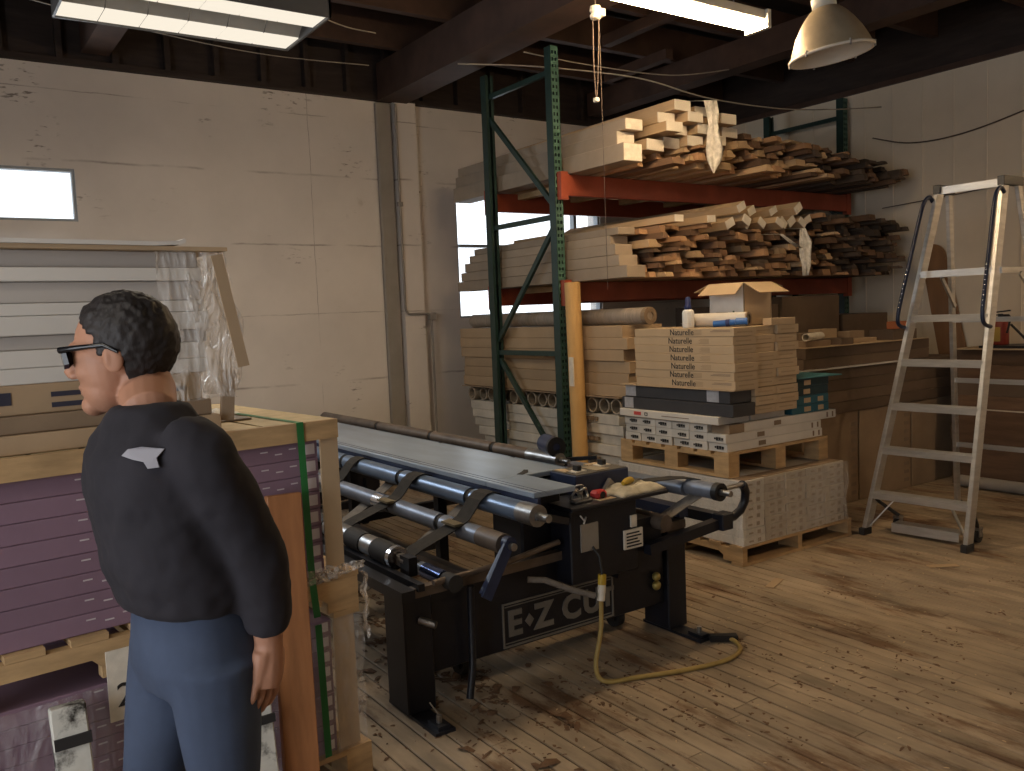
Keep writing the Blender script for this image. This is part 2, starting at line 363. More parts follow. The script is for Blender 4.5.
# windows
m_frame = mat('grey_window_frame', (0.30, 0.32, 0.34), 0.5, var=0.1)
m_glass = film_mat('window_glass', 0.05, (0.9, 0.95, 1.0))
def window(name, w, mull, label):
    x0, x1, z0, z1 = w
    f = B(); t = .022; ya, yb = YB+.02, YB+.09
    f.box(x0, x1, ya, yb, z0, z0+t).box(x0, x1, ya, yb, z1-t, z1).box(x0, x0+t, ya, yb, z0+t, z1-t).box(x1-t, x1, ya, yb, z0+t, z1-t)
    root = struct(f.build(name, m_frame), label, 'window')
    xs = [x0+t]+mull+[x1-t]
    for x in mull: B().box(x-.02, x+.02, ya, yb, z0+t, z1-t).build('mullion', m_frame, root)
    for i in range(len(xs)-1): B().box(xs[i]+(.02 if i else 0), xs[i+1]-(.02 if i < len(xs)-2 else 0), ya+.03, ya+.036, z0+t, z1-t).build('pane', m_glass, root)
    return root
w1 = window('window_1', W1, [0.2], 'glaring daylight window high above the wrapped white panels')
w2 = window('window_2', W2, [6.2], 'glaring daylight window behind the lumber rack')
B().box(W2[0]+.045, W2[1]-.045, YB+.03, YB+.08, 2.33, 2.36).build('transom', m_frame, w2)

# floor: base slab plus individual strips
m_floor = mat('worn_painted_planks', (0.325, 0.25, 0.17), 0.62, var=0.42, scale=2.4, stretch=(3.6, 0.9, 1), bump=0.12, rnd=0.18, world=True, col2=(0.150, 0.082, 0.040), thr=0.52, detail=9)
m_sub = mat('dark_subfloor', (0.035, 0.024, 0.018), 0.9)
floor = struct(B().box(XL-.2, XR+.2, YF-.2, YB+.22, -.12, -.02).build('floor', m_sub, org=(0, 0, 0)), 'worn painted strip-plank floor with dark seams', 'floor')
PW = 0.084
def plank_mesh(L):
    w = PW/2-.0032; c = .0028
    v = []; prof = [(-w, -.02), (w, -.02), (w, -c), (w-c, 0), (-w+c, 0), (-w, -c)]
    for y in (0, L):
        for x, z in prof: v.append((x, y, z))
    n = 6; fs = [tuple(range(n)), tuple(range(n, 2*n))[::-1]]+[(i, n+i, n+(i+1) % n, (i+1) % n) for i in range(n)]
    return v, fs
LENS = (0.9, 1.35, 1.8, 2.3); PM = []
for L in LENS:
    b = B(); v, fs = plank_mesh(L-.003); b.add(v, fs); me = b.mesh('plank', (0, 0, 0)); me.materials.append(m_floor); PM.append(me)
rest = B(); rl = random.Random(3); npl = 0
x = XL+.04
while x < XR-.02:
    y = YF+.01-rl.random()*1.2
    while y < YB:
        k = rl.randrange(4); L = LENS[k]
        near = 0.9 < x < 7.6 and y+L > 1.35+max(0, (1.9-x))*.6 and y < min(4.0, 2.0+x*.62) and (x < 5.6 or y < 3.6)
        if near and npl < 297:
            inst('plank', PM[k], (x, y, rl.uniform(-.0012, .0008)), parent=floor); npl += 1
        else:
            v, fs = plank_mesh(L-.003); z = rl.uniform(-.0012, .0008)
            if y+L < YB+.2 and y > YF-.2: rest.add([(a+x, b_+y, c+z) for a, b_, c in v], fs)
            else: rest.add([(a+x, min(max(b_+y, YF), YB), c+z) for a, b_, c in v], fs)
        y += L
    x += PW
ro = rest.build('plank_rows', m_floor, floor); ro['kind'] = 'stuff'

# ------------------------------------------------------------------ light fixtures
m_tube = lamp_mat('fluorescent_glow', (1.0, 0.71, 0.41), 120.0); m_tube_added = lamp_mat('added_tube_glow', (1.0, 0.73, 0.45), 95.0)
m_cell = mat('louvre_reflector', (0.55, 0.53, 0.48), 0.35, metal=0.3, var=0.1)
m_lens = lamp_mat('troffer_cell_glow', (1.0, 0.90, 0.74), 0.98)
m_fix = mat('grey_fixture_paint', (0.10, 0.095, 0.09), 0.5, var=0.15)
m_fixw = mat('white_fixture_paint', (0.6, 0.57, 0.5), 0.5, var=0.1)
def troffer(x0, y0, z, label, light=True):
    """1.22 x 0.64 three-row louvred fluorescent fixture hung by chains"""
    t = thing('louvred_light_fixture', (x0+.61, y0+.32, z), label, 'light fixture', 'louvred fluorescent fixtures')
    b = B(); L, D = 1.22, .64
    b.box(x0, x0+L, y0, y0+.012, z, z+.09).box(x0, x0+L, y0+D-.012, y0+D, z, z+.09).box(x0, x0+.012, y0, y0+D, z, z+.09).box(x0+L-.012, x0+L, y0, y0+D, z, z+.09).box(x0, x0+L, y0, y0+D, z+.085, z+.10)
    b.box(x0+.1, x0+L-.1, y0+.22, y0+.42, z+.10, z+.15)
    b.build('housing', m_fix, t)
    rw = (D-.024)/3
    for i in range(3):
        for j in range(6):
            cx0 = x0+.012+j*(L-.024)/6; cx1 = cx0+(L-.024)/6-.006; cy0 = y0+.012+i*rw; cy1 = cy0+rw-.006
            c = B()
            if i == 1:      # dark curved reflector cell
                n = 6; vs = []; fs = []
                for q in range(n+1):
                    a = q/n; zz = z+.012+.06*math.sin(math.pi*a)
                    vs += [(cx0, cy0+(cy1-cy0)*a, zz), (cx1, cy0+(cy1-cy0)*a, zz)]
                for q in range(n): fs.append((2*q, 2*q+1, 2*q+3, 2*q+2))
                c.add(vs, fs, smooth=True); c.build('reflector_cell', m_cell, t)
            else:
                c.box(cx0, cx1, cy0, cy1, z+.008, z+.014); c.build('lit_cell', m_lens, t)
    for cx in (x0+.15, x0+L-.15): B().tube([(cx, y0+D/2, z+.12), (cx, y0+D/2, 4.02)], .004, 6).build('hanger', m_steel, t)
    return t
troffer(0.70, 4.30, 3.195, 'lit three-row louvred fluorescent fixture hanging near the concrete wall')
area('louvred_fixture_lamp', (1.31, 4.62, 3.185), (1.31, 4.62, 0), 1.15, .58, 30, (1.0, 0.86, 0.66))
troffer(-1.6, 1.2, 3.25, 'added louvred fluorescent fixture giving fill light over the aisle')
area('added_aisle_fill_lamp', (-1.0, 1.52, 3.24), (-1.0, 1.52, 0), 1.15, .58, 18, (1.0, 0.9, 0.74))  # fixture and lamp added out of view as fill light
# bare strip light over the lumber
t = thing('strip_light', (3.75, 3.57, 3.3), 'glaring bare fluorescent strip light hanging over the lumber rack', 'light fixture')
B().box(3.05, 4.42, 3.52, 3.66, 3.345, 3.40, c=.004).build('channel', m_fixw, t)
B().box(4.40, 4.43, 3.50, 3.68, 3.29, 3.40).build('end_cap', m_fixw, t); B().box(3.04, 3.07, 3.50, 3.68, 3.29, 3.40).build('end_cap', m_fixw, t)
for yy in (3.555, 3.625): B().cyl((3.07, yy, 3.318), (4.40, yy, 3.318), .019, 12).build('tube', m_tube, t)
for xx in (3.3, 4.2): B().tube([(xx, 3.59, 3.40), (xx, 3.59, 4.02)], .004, 6).build('hanger', m_steel, t)
# added strip light out of view, put in to brighten the right wall
t = thing('strip_light', (6.9, 0.9, 3.3), 'added bare fluorescent strip light brightening the grey-beige wall', 'light fixture')
B().box(6.83, 6.97, .2, 1.57, 3.345, 3.40, c=.004).build('channel', m_fixw, t)
for xx in (6.865, 6.935): B().cyl((xx, .22, 3.318), (xx, 1.55, 3.318), .019, 12).build('tube', m_tube_added, t)
for yy in (.4, 1.4): B().tube([(6.9, yy, 3.40), (6.9, yy, 4.02)], .004, 6).build('hanger', m_steel, t)
# high-bay dome, not lit
m_dome = mat('dusty_enamel_dome', (0.36, 0.29, 0.195), 0.45, metal=0.2, var=0.2, scale=8)
m_dome_in = mat('white_enamel', (0.62, 0.56, 0.47), 0.4, var=0.1)
hb = thing('high_bay_lamp', (4.05, 2.82, 2.88), 'unlit dome-shaped high-bay lamp with a dusty enamel shade', 'lamp')
tilt = Matrix.Translation((4.05, 2.82, 2.90)) @ Matrix.Rotation(R(8), 4, Vector((-.57, -.82, 0))) @ Matrix.Scale(.93, 4)
prof = [(.225, 0), (.222, .012), (.205, .06), (.178, .12), (.145, .175), (.115, .215), (.085, .245), (.062, .26)]
B().lathe(None, prof, 40, axis=tilt).build('shade', m_dome, hb)
B().lathe(None, [(r-.006, z+.002) for r, z in prof]+[(0.0, .262)], 40, axis=tilt).build('shade_lining', m_dome_in, hb)
B().lathe(None, [(.219, -.004), (.232, -.004), (.232, .010), (.219, .010), (.219, -.004)], 40, axis=tilt).build('rim', m_dome_in, hb)
B().lathe(None, [(.0, .04), (.03, .05), (.043, .09), (.04, .13), (.024, .17), (.024, .25), (.0, .25)], 16, axis=tilt).build('bulb', film_mat('bulb_glass', .3, (.95, .9, .8)), hb)
B().lathe(None, [(0, .258), (.066, .258), (.066, .32), (.058, .33), (.058, .46), (.05, .48), (0, .48)], 20, axis=tilt).build('socket_housing', m_fixw, hb)
B().tube([(4.05, 2.82, 3.33), (4.05, 2.82, 4.3)], .008, 8).build('stem', m_steel, hb)
B().tube([tilt @ Vector((.06, 0, .40)), (4.16, 2.84, 3.32), (4.15, 2.83, 3.5), (4.06, 2.82, 3.6)], .006, 6).build('flex', m_black, hb)
for k in range(6):
    a = k*math.pi/3; p = tilt @ Vector((.228*math.cos(a), .228*math.sin(a), .0)); B().cyl(p+Vector((0, 0, -.012)), p+Vector((0, 0, .018)), .006, 6).build('clip', m_steel, hb)

# ------------------------------------------------------------------ pallet rack
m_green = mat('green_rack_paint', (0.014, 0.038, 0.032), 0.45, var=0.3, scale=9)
m_green_lit = mat('lit_green_rack_face', (0.055, 0.125, 0.095), 0.45, var=0.35, scale=9)  # paler copy of the post green, lamp light put into the colour
m_orange = mat('orange_rack_paint', (0.32, 0.062, 0.028), 0.5, var=0.25, scale=5)
rk = thing('pallet_rack', (6.0, 5.78, 0), 'tall green pallet rack with orange beams loaded with lumber', 'rack')
RX0, RX1, RF, RBK, RH = 4.15, 7.80, 5.32, 6.22, 3.63
def upright(x, y, facing):
    """perforated C-post; facing -1 shows its pierced face towards -y"""
    h = .038; b = B(); yf = y+facing*h
    xs = [x-h, x-.026, x-.012, x+.004, x+.018, x+h]; pitch = .0508; n = int(RH/pitch)
    for k in range(n):
        z0 = k*pitch; zb = z0+.013; zt = z0+.038; z1 = (k+1)*pitch if k < n-1 else RH
        q = lambda xa, xb, za, zc: b.add([(xa, yf, za), (xb, yf, za), (xb, yf, zc), (xa, yf, zc)], [(0, 1, 2, 3)])
        q(xs[0], xs[5], z0, zb); q(xs[0], xs[5], zt, z1)
        for i in (0, 2, 4): q(xs[i], xs[i+1], zb, zt)
    face = b.build('pierced_face', m_green_lit, rk)
    c = B().box(x-h, x-h+.003, y-h, y+h, 0, RH).box(x+h-.003, x+h, y-h, y+h, 0, RH).box(x-h, x-.012, y-facing*h-.0015, y-facing*h+.0015, 0, RH).box(x+.012, x+h, y-facing*h-.0015, y-facing*h+.0015, 0, RH)
    c.box(x-h-.03, x+h+.03, y-h-.03, y+h+.03, 0, .006)
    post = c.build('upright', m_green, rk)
    return post
for x in (RX0, RX1):
    upright(x, RF, -1); upright(x, RBK, 1)
    for (ya, za, yb, zb) in ((6.19, 3.27, 5.34, 2.44), (5.36, 2.28, 6.19, 1.40), (6.17, 1.24, 5.36, .38)):
        B().bar((x, ya, za), (x, yb, zb), .028, .04).build('diagonal_brace', m_green, rk)
    for z in (3.45, 2.36, 1.30, .25): B().bar((x, RF, z), (x, RBK, z), .028, .04).build('horizontal_brace', m_green, rk)
for z0, z1 in ((2.51, 2.67), (1.70, 1.85)):
    for y, s in ((RF-.062, -1), (RBK+.062, 1)):
        bo = B().box(RX0+.04, RX1-.04, y-.02, y+.02, z0, z1, c=.004).build('beam', m_orange, rk)
        for x in (RX0, RX1):
            xx = x+(.02 if x == RX0 else -.02)
            B().box(xx-.035, xx+.035, y-.024 if s < 0 else y-.024, y+.024, z0-.03, z1+.02).build('beam_connector', m_orange, bo)
    for k in range(6):
        x = RX0+.35+k*.59; B().box(x-.04, x+.04, RF-.045, RBK+.045, z1-.05, z1-.005).build('cross_support', m_pine, rk)

# ------------------------------------------------------------------ lumber piles on the rack
m_lum = mat('rough_lumber', (0.37, 0.215, 0.115), 0.8, var=0.35, scale=5, stretch=(4, .6, 4), rnd=0.55, bump=0.2)
m_lum2 = mat('pale_lumber', (0.55, 0.38, 0.22), 0.75, var=0.3, scale=5, stretch=(4, .6, 4), rnd=0.3, bump=0.2)
m_lum3 = mat('dark_lumber', (0.17, 0.10, 0.06), 0.85, var=0.35, scale=5, stretch=(4, .6, 4), rnd=0.4, bump=0.2)
m_cgrey = mat('dusty_long_carton', (0.33, 0.265, 0.20), 0.85, var=0.2, scale=3, rnd=0.15, bump=0.05)
m_cwhite = mat('white_carton_end', (0.72, 0.66, 0.56), 0.75, var=0.18, scale=20, rnd=0.1)
def board_mesh(m, split=False):
    """unit board: x width, z height, y runs 0..1 back from the front end; ragged sawn end"""
    b = B(); b.add([(-.5, 0, 0), (.5, .004, 0), (.5, .010, 1), (-.5, .006, 1), (-.5, 1, 0), (.5, 1, 0), (.5, 1, 1), (-.5, 1, 1)],
        [(0, 1, 2, 3), (5, 4, 7, 6), (1, 5, 6, 2), (4, 0, 3, 7), (3, 2, 6, 7), (4, 5, 1, 0)])
    me = b.mesh('lumber_strip', (0, 0, 0)); me.materials.append(m); return me
def moulding_mesh(m):
    """unit moulding: stepped profile"""
    prof = [(-.5, 0), (.5, 0), (.5, .35), (.22, .55), (.1, 1), (-.5, 1)]; n = 6
    b = B(); b.add([(x, 0, z) for x, z in prof]+[(x, 1, z) for x, z in prof], [tuple(range(n)), tuple(range(n, 2*n))[::-1]]+[(i, n+i, n+(i+1) % n, (i+1) % n) for i in range(n)])
    me = b.mesh('moulding_strip', (0, 0, 0)); me.materials.append(m); return me
m_lum4 = mat('dusty_dark_lumber', (0.095, 0.068, 0.050), 0.9, var=0.35, scale=5, stretch=(4, .6, 4), rnd=0.5, bump=0.2)
BM = [board_mesh(m_lum), board_mesh(m_lum2), board_mesh(m_lum3), moulding_mesh(m_lum), moulding_mesh(m_lum2), board_mesh(m_lum4), moulding_mesh(m_lum4)]
def carton_long(name, x0, x1, y0, y1, z0, z1, m, label, cat, group, endm=None):
    o = B().box(x0, x1, y0, y1, z0, z1, c=.003).build(name, m)
    tag(o, label, cat, group)
    if endm is not None: B().box(x0+.004, x1-.004, y0-.0015, y0+.002, z0+.004, z1-.004).build('end_label', endm, o)
    return o
class Pile:
    """boards dropped one by one on a height profile, so that they lie on each other without crossing"""
    def __init__(s, xa, xb, base): s.xa, s.xb = xa, xb; s.base = base; s.n = int((xb-xa)/.01)+1; s.h = [base]*s.n
    def rng(s, x0, x1): return range(max(0, int(math.floor((x0-s.xa)/.01))), min(s.n, int(math.ceil((x1-s.xa)/.01))))
    def drop(s, x, w, hh):
        r = s.rng(x-w/2, x+w/2); z = max(s.h[i] for i in r)
        for i in r: s.h[i] = z+hh+.0008
        return z
    def top(s, x): return s.h[max(0, min(s.n-1, int((x-s.xa)/.01)))]
rl = random.Random(21)
def lerp_prof(P, x):
    for (a, za), (b, zb) in zip(P, P[1:]):
        if a <= x <= b: return za+(zb-za)*(x-a)/(b-a)
    return P[0][1] if x < P[0][0] else P[-1][1]
def fill(p, x0, x1, prof, count, label, group, yfront, yback, pick, wr=(.055, .15), hr=(.022, .058)):
    made = 0; tries = 0
    while made < count and tries < count*150:
        tries += 1
        # lowest relative to target, among a few guesses
        best = None
        for _ in range(5):
            w = rl.uniform(*wr); x = rl.uniform(x0+w/2, x1-w/2); d = lerp_prof(prof, x)-max(p.h[i] for i in p.rng(x-w/2, x+w/2))
            if best is None or d > best[0]: best = (d, x, w)
        d, x, w = best; hh = rl.uniform(*hr)
        if d < hh*.6:
            continue
        rol = rl.choice((0, 0, rl.uniform(-.14, .14))) if max(p.h[q] for q in p.rng(x-w/2, x+w/2)) > p.base+.03 else 0
        lift = abs(math.sin(rol))*w; z = p.drop(x, w, hh+lift)+lift/2; k = pick(); yf = yfront+rl.uniform(-.10, .16); L = yback+rl.uniform(-.12, .05)-yf
        if rl.random() < (x-6.05)/1.0: k = rl.choice((5, 6, 5, 2))
        o = inst('moulding_strip' if k in (3, 4, 6) else 'lumber_strip', BM[k], (x, yf, z), (0, rol, rl.uniform(-.002, .002)), (w-.008, L, hh))
        tag(o, label, 'lumber', group); made += 1
    return made
# --- upper level
UP = Pile(4.2, 7.75, 2.672)
up_prof = [(4.2, 2.70), (4.75, 2.80), (5.3, 2.84), (5.6, 2.97), (6.2, 2.96), (6.9, 2.92), (7.5, 2.85), (7.75, 2.80)]
# three big dusty cartons on the near side, reaching back to the wall
for x0, x1, z0, z1, yf, nm in ((4.22, 4.40, 2.674, 2.80, 4.62, 'lowest'), (4.25, 4.42, 2.803, 2.90, 4.72, 'middle'), (4.28, 4.45, 2.903, 2.985, 4.66, 'topmost')):
    carton_long('long_carton', x0, x1, yf, 6.95, z0, z1, m_cgrey, 'long dusty carton at the near edge of the upper rack level, %s of three' % nm, 'carton', 'long cartons on the upper level', m_cwhite)
for i in UP.rng(4.2, 4.46): UP.h[i] = 2.99
# pale timbers with bright ends
def pale_beam(x, z, w, h, yf, roll, label, group, m=2, length=2.1):
    o = inst('boxed_trim_bundle', PB, (x, yf, z), (0, roll, rl.uniform(-.03, .03)), (w, length, h)); tag(o, label, 'carton', group); return o
b = B().box(-.5, .5, .004, 1, 0, 1); PBb = b; PB = b.mesh('boxed_trim_bundle', (0, 0, 0)); PB.materials.append(m_cgrey)
bb = B().box(-.5, .5, 0, .004, 0, 1); nv = len(PB.vertices)
PB2 = bpy.data.meshes.new('boxed_trim_bundle'); 
vs = [tuple(v.co) for v in PB.vertices]+[tuple(v) for v in bb.v]; fs = [tuple(f.vertices) for f in PB.polygons]+[tuple(i+nv for i in f) for f in bb.f]
PB2.from_pydata(vs, [], fs); PB2.materials.append(mat('tan_carton_side', (0.47, 0.335, 0.20), .8, var=.15, scale=4, rnd=.2)); PB2.materials.append(m_cwhite)
for i, f in enumerate(PB2.polygons): f.material_index = 1 if i >= 6 else 0
PB2.update(); PB = PB2
# scattered strips first
fill(UP, 4.47, 7.74, up_prof, 135, 'rough wooden strip lying in the upper lumber pile of the rack', 'strips in the upper lumber pile', 4.62, 6.75, lambda: rl.choice((0, 0, 1, 1, 2, 3, 4, 4)))
for x in (4.56, 4.75, 4.94, 5.14, 5.33, 4.60, 4.80, 5.00, 5.22, 4.66, 4.86, 5.08, 4.74, 4.95, 5.18):
    w, h = rl.uniform(.155, .18), rl.uniform(.066, .08); x += rl.uniform(-.015, .015); z = UP.drop(x, w, h)
    if z+h > 3.17: continue
    o = pale_beam(x, z, w-.006, h, 4.55+rl.uniform(-.07, .14), 0, 'long pale-ended trim carton heaped on top of the upper lumber pile', 'pale-ended cartons on the upper pile')
    o.rotation_euler = (0, rl.uniform(-.03, .03), rl.uniform(-.02, .03))
# --- middle level
MD = Pile(4.2, 7.75, 1.852)
md_prof = [(4.2, 2.18), (4.6, 2.22), (4.95, 2.26), (5.05, 2.20), (6.3, 2.22), (6.4, 2.36), (6.8, 2.38), (7.75, 2.34)]
k = 0
for x0, x1, z0, z1, yf in ((4.22, 4.40, 1.853, 1.94, 4.62), (4.22, 4.40, 1.942, 2.02, 4.70), (4.22, 4.39, 2.022, 2.10, 4.74), (4.23, 4.40, 2.102, 2.165, 4.80), (4.24, 4.40, 2.167, 2.22, 4.72)):
    carton_long('long_carton', x0, x1, yf, 6.95-.07*k, z0, z1, m_cgrey, 'long dusty carton at the near edge of the middle rack level, number %s upward' % ('one', 'two', 'three', 'four', 'five')[k], 'carton', 'long cartons on the middle level'); k += 1
for i in MD.rng(4.2, 4.41): MD.h[i] = 2.23
fill(MD, 4.42, 7.74, md_prof, 215, 'rough wooden strip lying in the middle lumber pile of the rack', 'strips in the middle lumber pile', 4.62, 6.75, lambda: rl.choice((0, 0, 0, 1, 2, 2, 3, 3, 4)))
for x in (4.72, 4.98, 5.20, 5.34, 5.47, 5.60, 5.73, 5.86, 5.99, 6.12, 6.25, 5.27, 5.53, 5.80, 6.06):
    w, h = rl.uniform(.085, .105), rl.uniform(.05, .065); a = rl.choice((-.62, .5, -.45, .62, .7)) if x > 5.1 else rl.uniform(-.1, .1)
    ww = w*math.cos(a)+h*abs(math.sin(a)); hh = w*abs(math.sin(a))+h*math.cos(a); z = MD.drop(x, ww, hh)
    if z+hh > 2.50: continue
    pale_beam(x-(h*math.sin(a)/2), z+abs(math.sin(a))*w*.5, w*.95, h, 4.50+rl.uniform(-.04, .12), a, 'white-ended trim carton lying askew on the middle lumber pile', 'white-ended cartons on the middle pile')
# grey black plumbing pipe lying on the mid pile near the window, plastic film scraps
m_film = film_mat('clear_stretch_film', .12)
def rag(name, pts, w, label, cat, m, seed=1):
    rr = random.Random(seed); b = B(); vs = []; fs = []; n = 7; k = len(pts)
    for i, (p, ww) in enumerate(zip(pts, w)):
        for j in range(n):
            t = j/(n-1)-.5; q = Vector(p)+Vector((.82, -.57, 0))*t*ww+Vector((-.57, -.82, 0))*(math.sin(j*2.1+i*.9)*.014+rr.uniform(-.006, .006))
            vs.append(q)
    for i in range(k-1):
        for j in range(n-1): fs.append((i*n+j, i*n+j+1, (i+1)*n+j+1, (i+1)*n+j))
    b.add(vs, fs, smooth=True); o = b.build(name, m); so = o.modifiers.new('thick', 'SOLIDIFY'); so.thickness = .0015
    return tag(o, label, cat)
m_rag = mat('crumpled_white_film', (0.66, 0.62, 0.55), 0.35, var=0.35, scale=30, bump=0.6)
rag('plastic_film_scrap', [(4.97, 4.66, 3.17), (4.96, 4.48, 3.13), (4.95, 4.45, 3.03), (4.955, 4.45, 2.95), (4.96, 4.45, 2.86), (4.97, 4.45, 2.78), (4.965, 4.45, 2.70), (4.95, 4.45, 2.60)], [.10, .10, .09, .07, .10, .13, .11, .01], 'torn white plastic film hanging from the upper lumber pile', 'plastic film', m_rag, 3)
rag('plastic_film_scrap', [(5.66, 4.72, 2.19), (5.72, 4.46, 2.17), (5.80, 4.42, 2.10), (5.90, 4.42, 2.06)], [.03, .03, .04, .05], 'short twisted white plastic strip on the middle lumber pile', 'plastic film', m_rag, 4)
rag('plastic_film_scrap', [(5.98, 4.75, 2.25), (5.98, 4.45, 2.22), (5.97, 4.42, 2.10), (5.97, 4.42, 2.00), (5.99, 4.42, 1.92), (5.98, 4.42, 1.84)], [.04, .05, .10, .09, .07, .05], 'crumpled white plastic film dangling over the white open carton', 'plastic film', m_rag, 5)

# ------------------------------------------------------------------ under the rack: roll, cartons, tubes, white boxes
o = B().tube([(4.36, 4.55, 1.573), (4.36, 6.9, 1.573)], .062, 18).build('underlay_roll', mat('grey_wrapped_roll', (0.30, 0.25, 0.20), .7, var=.25, scale=10, stretch=(1, 6, 1), bump=.3)); tag(o, 'long grey wrapped roll lying on top of the brown cartons under the rack', 'roll')
B().pipe((4.36, 4.54, 1.573), (4.36, 4.58, 1.573), .064, .03, 16).build('roll_end', m_card_d, o)
z = .985; ords = ('bottom', 'second', 'third', 'fourth', 'fifth', 'top')
for k in range(6):
    h = .0875; dx = rl.uniform(0, .02); o = carton_long('flat_long_carton', 4.22+dx, 4.62+dx, 4.65+rl.uniform(-.01, .05), 6.95+rl.uniform(-.08, .02), z, z+h-.0015, m_card, 'long brown carton under the rack, %s of its stack above the paper tubes' % ords[k], 'carton', 'brown cartons under the rack'); z += h
m_tubec = mat('grey_paper_tube', (0.33, 0.275, 0.21), .8, var=.2, scale=6, rnd=.15)
pm = B().pipe((0, 0, 0), (.75, 0, 0), .060, .048, 16).mesh('paper_tube', (0, 0, 0)); pm.materials.append(m_tubec)
y = 4.80
while y < 6.86:
    o = inst('paper_tube', pm, (4.24+rl.uniform(-.03, .03), y, .848+.062), (0, 0, 0), (1, 1, 1)); tag(o, 'hollow grey paper tube in the row between brown cartons and white boxes', 'tube', 'paper tubes under the rack'); y += .132
o = B().box(4.2, 5.0, 4.73, 6.92, .974, .983).build('plywood_sheet', m_card_d); tag(o, 'thin board lying on the paper tubes under the brown cartons', 'board')
m_wbox = mat('scuffed_white_box', (0.60, 0.555, 0.48), .75, var=.25, scale=5, rnd=.12, col2=(.30, .21, .14), thr=.63)
z = 0.0; k = 0; names = ('lowest', 'second', 'third', 'fourth', 'fifth', 'sixth', 'seventh', 'eighth', 'ninth', 'tenth', 'topmost')
while k < 11:
    h = .077; o = B().box(4.225+rl.uniform(-.005, .03), 4.85, 4.73+rl.uniform(-.01, .05), 6.90+rl.uniform(-.28, .02), z, z+h-.002, c=.003).build('long_white_box', m_wbox)
    tag(o, 'long scuffed white box under the paper tubes, %s of its stack' % names[k], 'box', 'white boxes under the rack')
    if k > 5 and k % 2 == 0:
        for q in range(5): B().box(4.217, 4.24, 5.0+q*.05, 5.035+q*.05, z+.022, z+.05).build('box_print', m_ink_grey, o)
    z += h; k += 1
# yellow-tan tube standing in front of the front post
o = B().pipe((4.145, 5.115, 0), (4.150, 5.16, 1.845), .060, .052, 20).build('cardboard_tube', mat('tan_cardboard_tube', (0.56, 0.34, 0.13), .65, var=.1, scale=5)); tag(o, 'tall tan cardboard tube standing by the front green post', 'tube')
B().box(4.083, 4.092, 5.10, 5.15, 1.06, 1.28).build('paper_label', m_cwhite, o)

# ------------------------------------------------------------------ the two-tier pallet of flooring cartons
def pallet(x0, x1, y0, y1, z0, z1, label, block=True, group='wooden pallets', M_=None, along='x'):
    """block pallet: top deck boards, stringer boards, nine blocks, bottom boards"""
    t = thing('wooden_pallet', tuple((M_ @ Vector(((x0+x1)/2, (y0+y1)/2, z0))) if M_ else ((x0+x1)/2, (y0+y1)/2, z0)), label, 'pallet', group)
    H = z1-z0; td = .018
    n = 7; w = (y1-y0)/(n*1.25)
    for i in range(n):
        yy = y0+w/2+(y1-y0-w)*i/(n-1)
        B(M_).box(x0, x1, yy-w/2, yy+w/2, z1-td, z1).build('deck_board', m_pine, t)
    for i in range(3):
        xx = x0+.05+(x1-x0-.10)*i/2
        B(M_).box(xx-.05, xx+.05, y0, y1, z1-2*td, z1-td).build('stringer_board', m_pine, t)
        for j in range(3):
            yy = y0+.06+(y1-y0-.12)*j/2
            B(M_).box(xx-.05, xx+.05, yy-.06, yy+.06, z0+td, z1-2*td).build('block', m_pine, t)
        B(M_).box(xx-.05, xx+.05, y0, y1, z0, z0+td).build('skid_board', m_pine, t)
    return t
def stringer_pallet(x0, x1, y0, y1, z0, z1, label):
    """three notched stringers running along y, deck boards across them"""
    t = thing('wooden_pallet', ((x0+x1)/2, (y0+y1)/2, z0), label, 'pallet', 'wooden pallets'); L = y1-y0; a, b_ = z0+.018, z1-.018
    half = [(.0, a), (.14, a), (.14, a+.03), (.17, a+.05), (.42, a+.05), (.45, a+.03), (.45, a)]
    poly = [(y0+u*L, z) for u, z in half]+[(y0+(1-u)*L, z) for u, z in reversed(half)]+[(y1, b_), (y0, b_)]
    fm = Matrix(((0, 0, 1, 0), (1, 0, 0, 0), (0, 1, 0, 0), (0, 0, 0, 1)))
    for x in (x0, (x0+x1)/2-.02, x1-.04): B().prism(poly, .04, Matrix.Translation((x, 0, 0)) @ fm).build('stringer', m_pine, t)
    for i in range(7):
        y = y0+i*(L-.10)/6; B().box(x0-.005, x1+.005, y, y+.10, b_, z1).build('deck_board', m_pine, t)
    for i in range(3):
        y = y0+i*(L-.09)/2; B().box(x0-.005, x1+.005, y, y+.09, z0, a).build('bottom_board', m_pine, t)
    return t
stringer_pallet(4.12, 5.24, 3.53, 4.68, 0, .125, 'notched pine pallet on the floor under the wrapped white cartons')
m_white_c = mat('white_carton_paper', (0.62, 0.585, 0.53), .7, var=.12, scale=3, rnd=.08)
